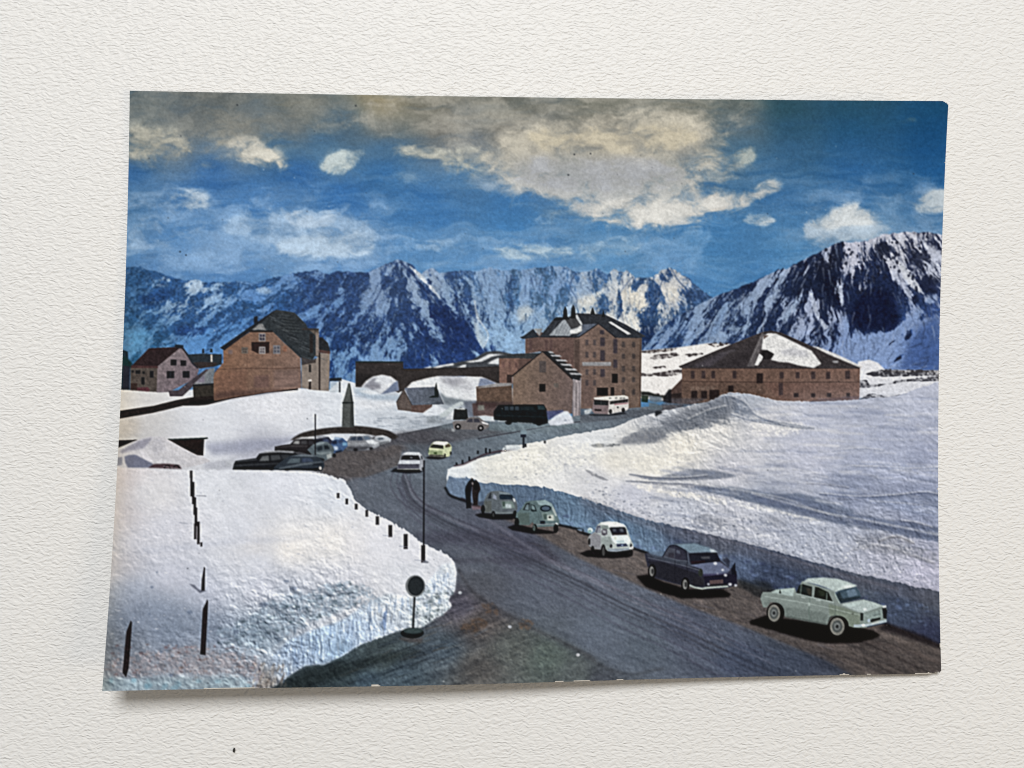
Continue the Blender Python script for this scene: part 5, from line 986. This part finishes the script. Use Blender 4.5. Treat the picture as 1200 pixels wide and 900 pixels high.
fill(W1((428,122),(470,90),(600,83),(720,94),(805,120),(878,150),(845,165),(735,190),(700,205),(640,175),(560,145),(480,128)), (184,200,197), part('printed_roof', None, c), soft=.3); fill(W1((740,165),(800,140),(860,150),(800,172)), (226,234,232), c, .8, .5)
fill(W1((172,208),(215,182),(362,170),(345,240),(260,222)), (176,196,192), part('printed_boot', None, c), soft=.2); fill(W1((240,180),(250,215),(232,212)), (24,34,34), c)
i = part('printed_window', None, c); fill(W1((374,212),(396,150),(424,136),(506,160),(502,246),(440,232)), (36,46,46), i); fill(W1((455,170),(500,175),(500,235),(470,225)), (78,72,62), i, .7, .3); fill(W1((410,140),(425,138),(415,225),(402,220)), (92,108,102), i, .8)
i = part('printed_window', None, c); fill(W1((530,160),(560,165),(640,205),(675,280),(600,266),(522,246)), (36,42,38), i); fill(W1((560,185),(610,190),(610,235),(570,235)), (52,62,48), i, .8, .3); stroke(W1((628,205),(626,270)), 1.0, (120,140,130), c)
i = part('printed_windscreen', None, c); fill(W1((695,225),(720,195),(770,180),(872,160),(896,200),(914,250),(830,275),(735,298)), (70,94,112), i); fill(W1((790,190),(860,175),(885,225),(810,250)), (116,142,166), i, .8, .6); fill(W1((720,260),(900,238),(912,252),(740,296)), (38,52,62), i, .8, .3); fill(W1((700,225),(735,200),(760,270),(735,290)), (44,58,66), i, .8, .3)
stroke(W1((690,205),(710,250),(738,300)), 1.1, (166,186,180), c)
fill(W1((742,304),(930,266),(1020,290),(1095,320),(1010,352),(930,378),(830,345)), (176,192,190), part('printed_bonnet', None, c), soft=.3); fill(W1(oval(945,346,16,10,12)), (240,246,244), c, .9, .2); fill(W1((780,310),(900,285),(930,300),(820,325)), (192,212,208), c, .7, .6)
fill(W1((935,385),(1085,345),(1090,420),(985,450),(930,470)), (142,162,158), c, .8, .4); fill(W1((985,440),(1000,425),(1072,412),(1068,432),(1000,455)), (30,40,44), part('printed_grille', None, c))
fill(W1((1085,335),(1115,328),(1128,360),(1122,425),(1095,420)), (34,38,46), part('printed_headlight', None, c)); fill(W1((1085,318),(1120,312),(1118,332),(1090,335)), (206,216,214), c); fill(W1((905,375),(930,378),(928,440),(905,440)), (38,52,52), part('printed_headlight', None, c))
i = part('printed_bumper', None, c); stroke(W1((850,482),(930,480),(1000,470),(1122,440)), 3.0, (172,188,196), i); fill(W1(oval(930,478,16,10,10)), (236,240,244), i); fill(W1(oval(975,440,12,16,10)), (170,190,206), i); stroke(W1((960,492),(1115,458)), 1.2, (40,56,84), i, .8)
stroke(W1((488,252),(478,350),(484,445)), .8, (96,116,108), c, .8); fill(W1((475,290),(490,290),(488,320),(474,320)), (176,190,184), c, .8); fill(W1(oval(842,382,10,6,8)), (60,66,54), c)
stroke(W1((640,450),(650,415),(700,398),(745,410),(790,470)), 1.4, (60,72,68), c, .8)
for x, y, rx, ry in ((190,377,56,76),(713,488,66,78)):
    i = part('printed_wheel', None, c); fill(W1(oval(x+12, y-2, rx+18, ry+8, 26)), (18,16,18), i)
    j = part('printed_whitewall_tyre', None, i) if False else i
    fill(W1(oval(x, y, rx*.92, ry*.94, 26)), (130,129,122), j); fill(W1(oval(x, y, rx*.66, ry*.66, 22)), (88,94,94), j); fill(W1(oval(x, y, rx*.4, ry*.4, 18)), (120,126,126), j); fill(W1(oval(x, y, rx*.2, ry*.2, 12)), (50,54,58), j)

stroke(smooth(W1((110,238),(260,262),(480,300),(690,345),(800,372),(900,392))), .7, (196,212,206), None, .6); stroke(smooth(W1((290,404),(480,440),(625,470))), 1.3, (58,66,64), None, .7, .3)
stroke(W1((540,270),(575,276)), .8, (210,222,220), None, .8); stroke(W1((415,245),(450,252)), .8, (210,222,220), None, .8); stroke(smooth(W1((690,292),(700,350),(690,395))), .6, (96,112,106), None, .6); stroke(smooth(W1((374,214),(520,250),(685,288))), .9, (198,214,210), None, .7)
fill(W1((1010,392),(1070,374),(1072,388),(1014,406)), (92,108,108), None, .6, .3); fill(W1((1000,455),(1060,440),(1060,456),(1004,470)), (206,206,190), None, .5, .3); stroke(W1((930,378),(1092,326)), .8, (104,122,118), None, .6)
stroke(smooth(W2((130,262),(300,300),(520,350),(690,400))), .8, (128,138,152), None, .7); stroke(smooth(W2((300,252),(430,285),(560,300))), .8, (124,136,152), None, .6); stroke(W2((425,285),(418,440),(430,520)), .6, (30,30,40), None, .7); stroke(W2((545,320),(560,420),(556,470)), .6, (30,30,40), None, .6)
# ---- posts, poles and the round sign
def post(pts, label=None, col=(44,36,38)): fill(pts, col, part('printed_post', label), tex=.2)
for x, y0, y1, w in ((465,268,300,12),(466,290,382,10),(474,318,415,11),(481,385,462,12),(486,430,512,12),(483,500,570,11),(497,492,592,12),(510,583,602,9)):
    post(Wi(rect(x-w/2, y0, x+w/2, y1)))
stroke(Wi((485,378),(532,380)), .8, (110,112,124), LS, .8); stroke(Wi((410,496),(450,502)), .7, (150,154,168), LS, .8)
post(Wi((522,690),(527,696),(526,795),(510,800),(512,745)), 'printed leaning fence post alone on the left snow bank'); fill(Wi((455,765),(480,770),(500,790),(535,796),(505,806),(478,784)), (96,100,118), LS, .8, .3)
post(Wm((612,158),(616,170),(606,402),(582,398),(592,200)), 'printed tall pointed fence post on the left snow bank'); post(Wm((275,252),(282,260),(268,460),(256,500),(240,480),(256,300)), 'printed leaning pointed fence post near the bottom left corner')
for x0, y0, x1, y1 in ((1105,367,1117,389),(1143,391,1155,416),(1184,413,1197,439)): post(Wi(rect(x0, y0, x1, y1)))
for x0, y0, x1, y1 in ((106,442,118,471),(151,469,166,506),(207,507,224,560),(274,547,292,612),(351,595,369,672)): post(Wj(rect(x0, y0, x1, y1)))
for x, y in ((190,552),(262,600),(330,660)): stroke(Wj((x-8, y),(x+30, y+3)), .9, (150,156,172), LS, .7)
fill(Wj((368,660),(385,668),(380,675),(350,672)), (120,124,136), LS, .8)
TP = part('printed_pole', 'printed tall thin lamp pole at the road edge')
fill(Wj((360,222),(367,222),(366,600),(358,600)), (38,38,46), TP)
Wz = win(440, 650, .1222)
RSN = part('printed_round_sign', 'printed dark round road sign on a black base')
fill(Wz(oval(355,742,112,50,30)), (26,32,34), RSN); fill(Wz(oval(362,718,94,28,26)), (66,82,84), RSN, .9, .3); fill(Wz((240,780),(470,790),(440,830),(330,830),(230,800)), (72,52,44), MU, .4, 1.2)
fill(Wz((366,395),(386,395),(374,695),(352,695)), (40,46,50), RSN)
fill(Wz(oval(383,298,94,104,40)), (92,98,102), RSN); fill(Wz(oval(380,296,90,100,40)), (150,152,154), RSN, .5); fill(Wz(oval(388,296,78,92,40)), (44,50,54), part('printed_sign_disc', None, RSN))
stroke(smooth(Wz((300,340),(330,385),(380,400),(430,385),(462,340))), .7, (190,196,196), RSN, .6)

# ---- age of the print: yellowed left margin, specks, fine dot grain
t = np.clip(1-(XX[None, :]-(151-np.clip(YY[:, None]-330, 0, 500)*.065))/34, 0, 1)**2*sm(180, 520, YY)[:, None]
CAN *= 1-t[..., None]*np.array([.02,.05,.11], np.float32)
for k in range(240):
    x = RNS.uniform(150, 1100); y = RNS.uniform(112, 800); r = RNS.uniform(.3, .75)
    fill(oval(x, y, r, r, 6), [(30,34,40),(235,235,230),(40,40,50)][k % 3], None, RNS.uniform(.25, .75), 0, 0)
for x, y in ((218,299),(211,295),(278,123),(417,124),(692,180),(666,205),(673,181)): fill(oval(x, y, .9, .9, 8), (24,30,40), None, .85, 0, 0)
BLD = np.zeros(400, np.float32)
for k, p in enumerate(PARTS):
    if p and (p[0] in ('printed_house','printed_hotel','printed_hospice','printed_outbuilding','printed_wall','printed_cottage','printed_shed') or (p[2] and PARTS[p[2]][0] in ('printed_house','printed_hotel','printed_hospice','printed_cottage'))): BLD[k] = 1
RF = np.array([bool(p and p[0] in ('printed_roof', 'printed_window', 'printed_wall', 'printed_shed', 'printed_balcony', 'printed_chimney')) for p in PARTS]+[False]*50)
bm = blur(BLD[IDM], .5)[..., None]; lm_ = CAN.mean(-1, keepdims=True)
CAN += ((lm_+(CAN-lm_)*.66)*np.where(RF[IDM][..., None], np.float32(.95), np.array([1.18,1.11,1.05], np.float32))-CAN)*bm
lum = (CAN @ np.array([.3,.55,.15], np.float32))[..., None]
CAN[:] = lum+(CAN-lum)*.82
RY0 = int((440-OY)*SS); rx_, ry_ = np.meshgrid(XX, YY[RY0:])
wx_ = 5*(vn(rx_/17+3.1, ry_/12, 90)-.5)+2.5*(vn(rx_/6, ry_/5+1.7, 91)-.5); wy_ = 5*(vn(rx_/19, ry_/13+4.4, 92)-.5)+2.5*(vn(rx_/6.3+2.2, ry_/5, 93)-.5)
def relief(cells, seed, dx, dy, rot=0.0, warp=1.0):
    h = 0; amp = 1.0; c, n = math.cos(rot), math.sin(rot)
    U = (rx_+warp*wx_)*c+(ry_+warp*wy_)*n; V = -(rx_+warp*wx_)*n+(ry_+warp*wy_)*c
    for k, (cx, cy) in enumerate(cells):
        h = h+amp*vn(U/cx+k*7.7, V/cy+k*3.3, seed+k); amp *= .72
    d = h-np.roll(np.roll(h, dy, 0), dx, 1); r = np.zeros((HH, WW), np.float32); r[RY0:] = np.clip(d/d.std(), -3, 3); return r
def among(*ids): return blur(np.isin(IDM, ids).astype(np.float32), .7)
def emboss(mask, d, w, cool=.0):
    k = (mask*w*d*RK)[..., None]; CAN.__imul__(np.clip(1+k*np.array([1.06,1.0,.9+cool], np.float32), .35, 1.5))
def wf(cps): return field(cps, 3.0, 200)[..., 0]
RK = .45
ST = .5*relief(((60,8),(30,5),(14,3.2),(6,2.2)), 70, 1, -2, .06, 1.6)
CRB = .5*relief(((9,6),(5,3.6),(2.8,2.2),(1.6,1.4)), 110, 2, -2, .35)
CR2 = .55*relief(((20,14),(10,7),(5,4),(2.4,2)), 130, 2, -3, .5)
VR = .75*relief(((5,26),(2.6,14),(1.5,8)), 150, 2, 0, -.12, .6)
mk = among(RS)
emboss(mk, ST, wf([(560,545,.03),(700,530,.035),(800,520,.04),(860,480,.09),(900,500,.05),(1000,500,.06),(1080,520,.07),(900,560,.09),(1000,570,.10),(1080,580,.11),(760,570,.05),(900,620,.03),(1050,650,.03)]))
emboss(mk, CRB, wf([(560,545,.05),(700,530,.03),(760,545,.03),(700,570,.07),(780,600,.10),(850,610,.26),(950,640,.26),(1050,645,.36),(1080,670,.26),(820,605,.28),(900,560,.05),(1000,510,.04),(780,490,.3),(840,475,.34),(900,490,.08),(640,560,.1)]))
emboss(mk, CR2, wf([(780,490,.13),(840,475,.14),(720,505,.06),(900,480,.06),(950,500,.02),(1050,630,.07),(700,540,.02),(560,545,.03)]))
mk = among(LS, MO)
emboss(mk, CRB, wf([(150,560,.035),(300,570,.025),(300,640,.025),(450,640,.04),(200,700,.05),(160,740,.09),(220,740,.08),(300,740,.38),(350,715,.42),(400,695,.32),(430,680,.12),(200,775,.3),(280,780,.36),(150,790,.28),(350,670,.04)]))
emboss(mk, CR2, wf([(150,560,.03),(300,580,.022),(300,640,.03),(430,650,.03),(200,700,.04),(300,745,.42),(350,720,.46),(400,700,.34),(240,770,.22),(150,780,.2),(450,660,.03)]))
mk = among(CL)
emboss(mk, VR, wf([(340,785,.2),(400,755,.2),(460,725,.16),(500,690,.1),(530,670,.1)])); emboss(mk, CR2, wf([(340,785,.34),(400,755,.24),(460,725,.2),(510,705,.34),(530,665,.12)])); emboss(mk, CRB, wf([(340,785,.3),(400,755,.16),(500,715,.34),(530,665,.1)]))
mk = among(SW); emboss(mk, VR, wf([(530,570,.12),(700,600,.14),(900,680,.12),(1090,740,.10)])); emboss(mk, CRB, wf([(530,570,.12),(680,620,.24),(760,640,.24),(900,680,.2),(1090,740,.16)])); emboss(mk, CR2, wf([(600,580,.1),(760,640,.2),(1000,700,.16)]))
mk = among(MID); emboss(mk, ST, wf([(150,480,.03),(300,480,.03),(480,500,.08),(540,480,.05)])); emboss(mk, CRB, wf([(200,490,.025),(480,500,.07),(540,480,.07)]))
mk = among(RD, PK, MU); emboss(mk, CRB, wf([(430,520,.2),(500,580,.10),(600,640,.11),(650,610,.22),(800,700,.25),(950,760,.25),(1060,770,.25),(700,740,.10),(500,770,.26),(400,790,.28),(600,770,.22)]))
# diagonal tyre-worn grain along the road and swirled mud
gx, gy = np.meshgrid(XX, YY[int((500-OY)*SS):]); o = int((500-OY)*SS)
u = gx*.91+gy*.41; v = -gx*.41+gy*.91
DG = (vn(u/60, v/3.2, 81)*.5+vn(u/26, v/1.7, 82)*.35+vn(u/90, v/7, 83)*.5-.67)*3
u2 = gx*.93-gy*.36; v2 = gx*.36+gy*.93
DM = (vn(u2/26, v2/3.0, 84)*.5+vn(u2/12, v2/1.6, 85)*.35+vn(u2/40, v2/8, 86)*.5-.67)*3
z = np.zeros((HH, WW), np.float32); z[o:] = DG; emboss(among(RD, PK), z, wf([(450,530,.03),(500,580,.05),(620,650,.06),(700,700,.07),(800,750,.11),(900,770,.2),(800,700,.16),(650,610,.14),(1000,770,.26),(1080,775,.24)]))
z[o:] = DM; emboss(among(MU), z, wf([(400,790,.28),(480,780,.38),(540,740,.3),(600,770,.2),(680,790,.16)]))
FX = .5*NZ[2.6]+.5*NZ[1.3]
emboss(among(LEFT, RIGHT), FX, .10); emboss(bm[..., 0], FX, .13); emboss(bm[..., 0], HS, .05)
emboss(among(RS, LS, MID, MO, CL), .6*NZ[48]+.5*NZ[22]+.3*NZ[10]-.55, .055)
CARS = [k for k, p in enumerate(PARTS) if p and ('car' in p[0] or 'bus' in p[0] or (p[2] and PARTS[p[2]][0] in ('printed_car', 'printed_bus')))]
cm = among(*CARS)[..., None]; g = CAN.mean(-1, keepdims=True)
CAN += ((g+(CAN-g)*.88)*np.array([1.0,1.0,1.0], np.float32)-CAN)*cm; emboss(cm[..., 0], FX, .03)
B1 = np.stack([blur(CAN[..., k], .5) for k in range(3)], -1)
B2 = np.stack([blur(B1[..., k], 1.6) for k in range(3)], -1)
CAN[:] = B1+1.05*(B1-B2)
CAN[:] = 255*np.clip(CAN/255, .015, 1)**1.12
CAN *= 1+(.05-.03*among(RS, LS, MID, MO))[..., None]*(.6*NZ[1.3]+.5*NZ[2.6])[..., None]
CAN += (2.5*FINE+12*(RNG.rand(HH, WW)-.5))[..., None].astype(np.float32)
np.clip(CAN, 6, 250, out=CAN)

WHITE = (0.985, 0.965, 0.945)
SPECK = (-53.74, -64.9)
# ---------------------------------------------------------------- the postcard
CARD_W, CARD_H = 148.0, 104.5
def card_z(X, Y):
    # gentle diagonal curl: the upper right and lower left corners stand off the surface
    d = (X*math.cos(1.1695)+Y*math.sin(1.1695))/90-.03946
    return np.where(d > 0, 7.11858, 6.92377)*d*d+1.3*np.exp(-((X+18)/38)**2)*np.clip(-Y/52.25-.35, 0, 1)**2/.42
card = bpy.data.objects.new('postcard', None); COL.objects.link(card)
card['label'] = 'old glossy colour postcard of a snowy alpine pass lying on white leatherette'; card['category'] = 'postcard'
# paper body
nu, nv, TH = 75, 53, .30
u, v = np.meshgrid(np.linspace(0, 1, nu), np.linspace(0, 1, nv))
SX, SY = (u-.5)*CARD_W, (.5-v)*CARD_H
for (i, j, dx, dy) in ((0, -1, -.9, -.55), (-1, -1, -.55, .6), (0, 0, .15, -.15), (-1, 0, .2, .15)):
    SX[i, j] += dx; SY[i, j] += dy
SZ = card_z(SX, SY)-.03
n = nu*nv; top = np.stack([SX, SY, SZ], -1).reshape(-1, 3); bot = top-[0, 0, TH]
fs = []
for r in range(nv-1):
    for c in range(nu-1):
        a = r*nu+c; fs.append((a, a+nu, a+nu+1, a+1)); fs.append((n+a, n+a+1, n+a+nu+1, n+a+nu))
loop = [c for c in range(nu)]+[r*nu+nu-1 for r in range(1, nv)]+[(nv-1)*nu+c for c in range(nu-2, -1, -1)]+[r*nu for r in range(nv-2, 0, -1)]
for a, b in zip(loop, loop[1:]+loop[:1]): fs.append((a, b, n+b, n+a))
mesh_obj('card_stock', np.concatenate([top, bot])*MM, fs, M_STOCK, card)

# printed side: one ink mesh per printed motif, all in the plane of the card
NU, NV = 980, 692
U, V = np.meshgrid(np.linspace(0, 1, NU+1), np.linspace(0, 1, NV+1))
CX = [152.062, -8.349, -20.239, -3.25, 982.823, 34.355, 47.698, 12.042, -42.604, -66.451, 2.454, -13.728, 19.31, 1.832, 1.132, 4.106]
CY = [106.17, 682.231, -20.549, 41.638, 19.936, -1.194, -36.534, -10.906, -8.132, 13.007, -1.882, 6.6, 0.381, 0.17, -0.566, -1.052]
def layout(U, V):      # card coordinates -> coordinates of the traced print
    a = b = 0
    for k in range(16):
        t = U**(k//4)*V**(k % 4); a = a+CX[k]*t; b = b+CY[k]*t
    return a, b
CAN2 = CAN; CAN = .25*(CAN2+np.roll(CAN2, -1, 0)+np.roll(CAN2, -1, 1)+np.roll(np.roll(CAN2, -1, 0), -1, 1))
def sample(px, py):
    x = np.clip((px-OX)*SS-1., 0, WW-2); y = np.clip((py-OY)*SS-1., 0, HH-2); xi = x.astype(int); yi = y.astype(int)
    fx = (x-xi)[..., None]; fy = (y-yi)[..., None]
    return (CAN[yi, xi]*(1-fx)+CAN[yi, xi+1]*fx)*(1-fy)+(CAN[yi+1, xi]*(1-fx)+CAN[yi+1, xi+1]*fx)*fy
px, py = layout(U, V); ink = sample(px, py)/255.0
ink = np.where(ink <= .04045, ink/12.92, ((ink+.055)/1.055)**2.4)
ink = np.clip((ink-.006)/np.array(WHITE), .0015, .95).astype(np.float32)
PX, PY = (U-.5)*CARD_W, (.5-V)*CARD_H
PV = np.stack([PX, PY, card_z(PX, PY)], -1).reshape(-1, 3).astype(np.float32)*MM
INK = np.concatenate([ink.reshape(-1, 3), np.ones((PV.shape[0], 1), np.float32)], 1)
uc, vc = (np.arange(NU)+.5)/NU, (np.arange(NV)+.5)/NV
UC, VC = np.meshgrid(uc, vc); fx_, fy_ = layout(UC, VC)
FID = IDM[np.clip(((fy_-OY)*SS).astype(int), 0, HH-1), np.clip(((fx_-OX)*SS).astype(int), 0, WW-1)].astype(int)
# worn edges: ink rubbed off so the paper shows
rw = np.random.RandomState(5); ragged = np.interp(np.arange(NU), np.arange(0, NU+4, 3), rw.rand(len(np.arange(0, NU+4, 3))))
chip = np.zeros(NU)
for a, b, d in ((436, 447, 2.2), (650, 660, 1.0), (672, 690, 1.4), (722, 730, .9), (984, 995, 1.8), (1016, 1021, 1.0), (1072, 1100, 1.6), (240, 300, .3)):
    xs = fx_[-1]; chip = np.maximum(chip, .6*d*((xs > a) & (xs < b))*(.45+.75*ragged))
depth = (NV-1-np.arange(NV))[:, None]; FID[depth < chip[None, :]] = 0
ragt = np.interp(np.arange(NV), np.arange(0, NV+5, 4), rw.rand(len(np.arange(0, NV+5, 4))))
FID[:, -1][ragt > .93] = 0
mmx, mmy = UC*CARD_W, VC*CARD_H
FID[((CARD_W-mmx)*.62+mmy) < .60] = 0; FID[((CARD_W-mmx)+(CARD_H-mmy)) < .55] = 0
quad = np.arange(NV*NU); r0 = quad//NU; c0 = quad % NU; va = r0*(NU+1)+c0
Q = np.stack([va, va+NU+1, va+NU+2, va+1], 1)
flat = FID.ravel(); order = np.argsort(flat, kind='stable'); bounds = np.searchsorted(flat[order], np.arange(len(PARTS)+1))
made = {}
for pid in range(1, len(PARTS)):
    sel = order[bounds[pid]:bounds[pid+1]]
    if len(sel) < 6: continue
    name, label, par = PARTS[pid]
    if par and par not in made: continue
    q = Q[sel]; uv, inv = np.unique(q.ravel(), return_inverse=True)
    me = bpy.data.meshes.new(name); nf = len(sel)
    me.vertices.add(len(uv)); me.vertices.foreach_set('co', PV[uv].ravel())
    me.loops.add(nf*4); me.loops.foreach_set('vertex_index', inv.astype(np.int32).ravel())
    me.polygons.add(nf); me.polygons.foreach_set('loop_start', np.arange(0, nf*4, 4, dtype=np.int32))
    me.update(calc_edges=True)
    at = me.attributes.new('ink', 'FLOAT_COLOR', 'POINT'); at.data.foreach_set('color', INK[uv].ravel())
    me.materials.append(M_PRINT)
    o = bpy.data.objects.new(name, me); COL.objects.link(o); o.parent = made[par] if par else card
    if label: o['label'] = label
    made[pid] = o

# ---------------------------------------------------------------- crumb on the leatherette
rs = np.random.RandomState(2); vsx = []
for la in (-.9, -.3, .4, 1.0):
    for k in range(7):
        t = k*2*math.pi/7; r = .24*math.cos(la)*(1+.45*rs.rand())+.02
        vsx.append((r*math.cos(t)*.8, r*math.sin(t)*1.3, .17*math.sin(la)+.1*rs.rand()))
fs = [(i*7+k, i*7+(k+1) % 7, (i+1)*7+(k+1) % 7, (i+1)*7+k) for i in range(3) for k in range(7)]+[tuple(range(6, -1, -1)), tuple(range(21, 28))]
cr = mesh_obj('crumb', np.array(vsx)*MM, fs, M_SPECK); cr.location = (SPECK[0]*MM, SPECK[1]*MM, -.62*MM)
cr['label'] = 'tiny dark crumb on the leatherette below the postcard edge'; cr['category'] = 'crumb'
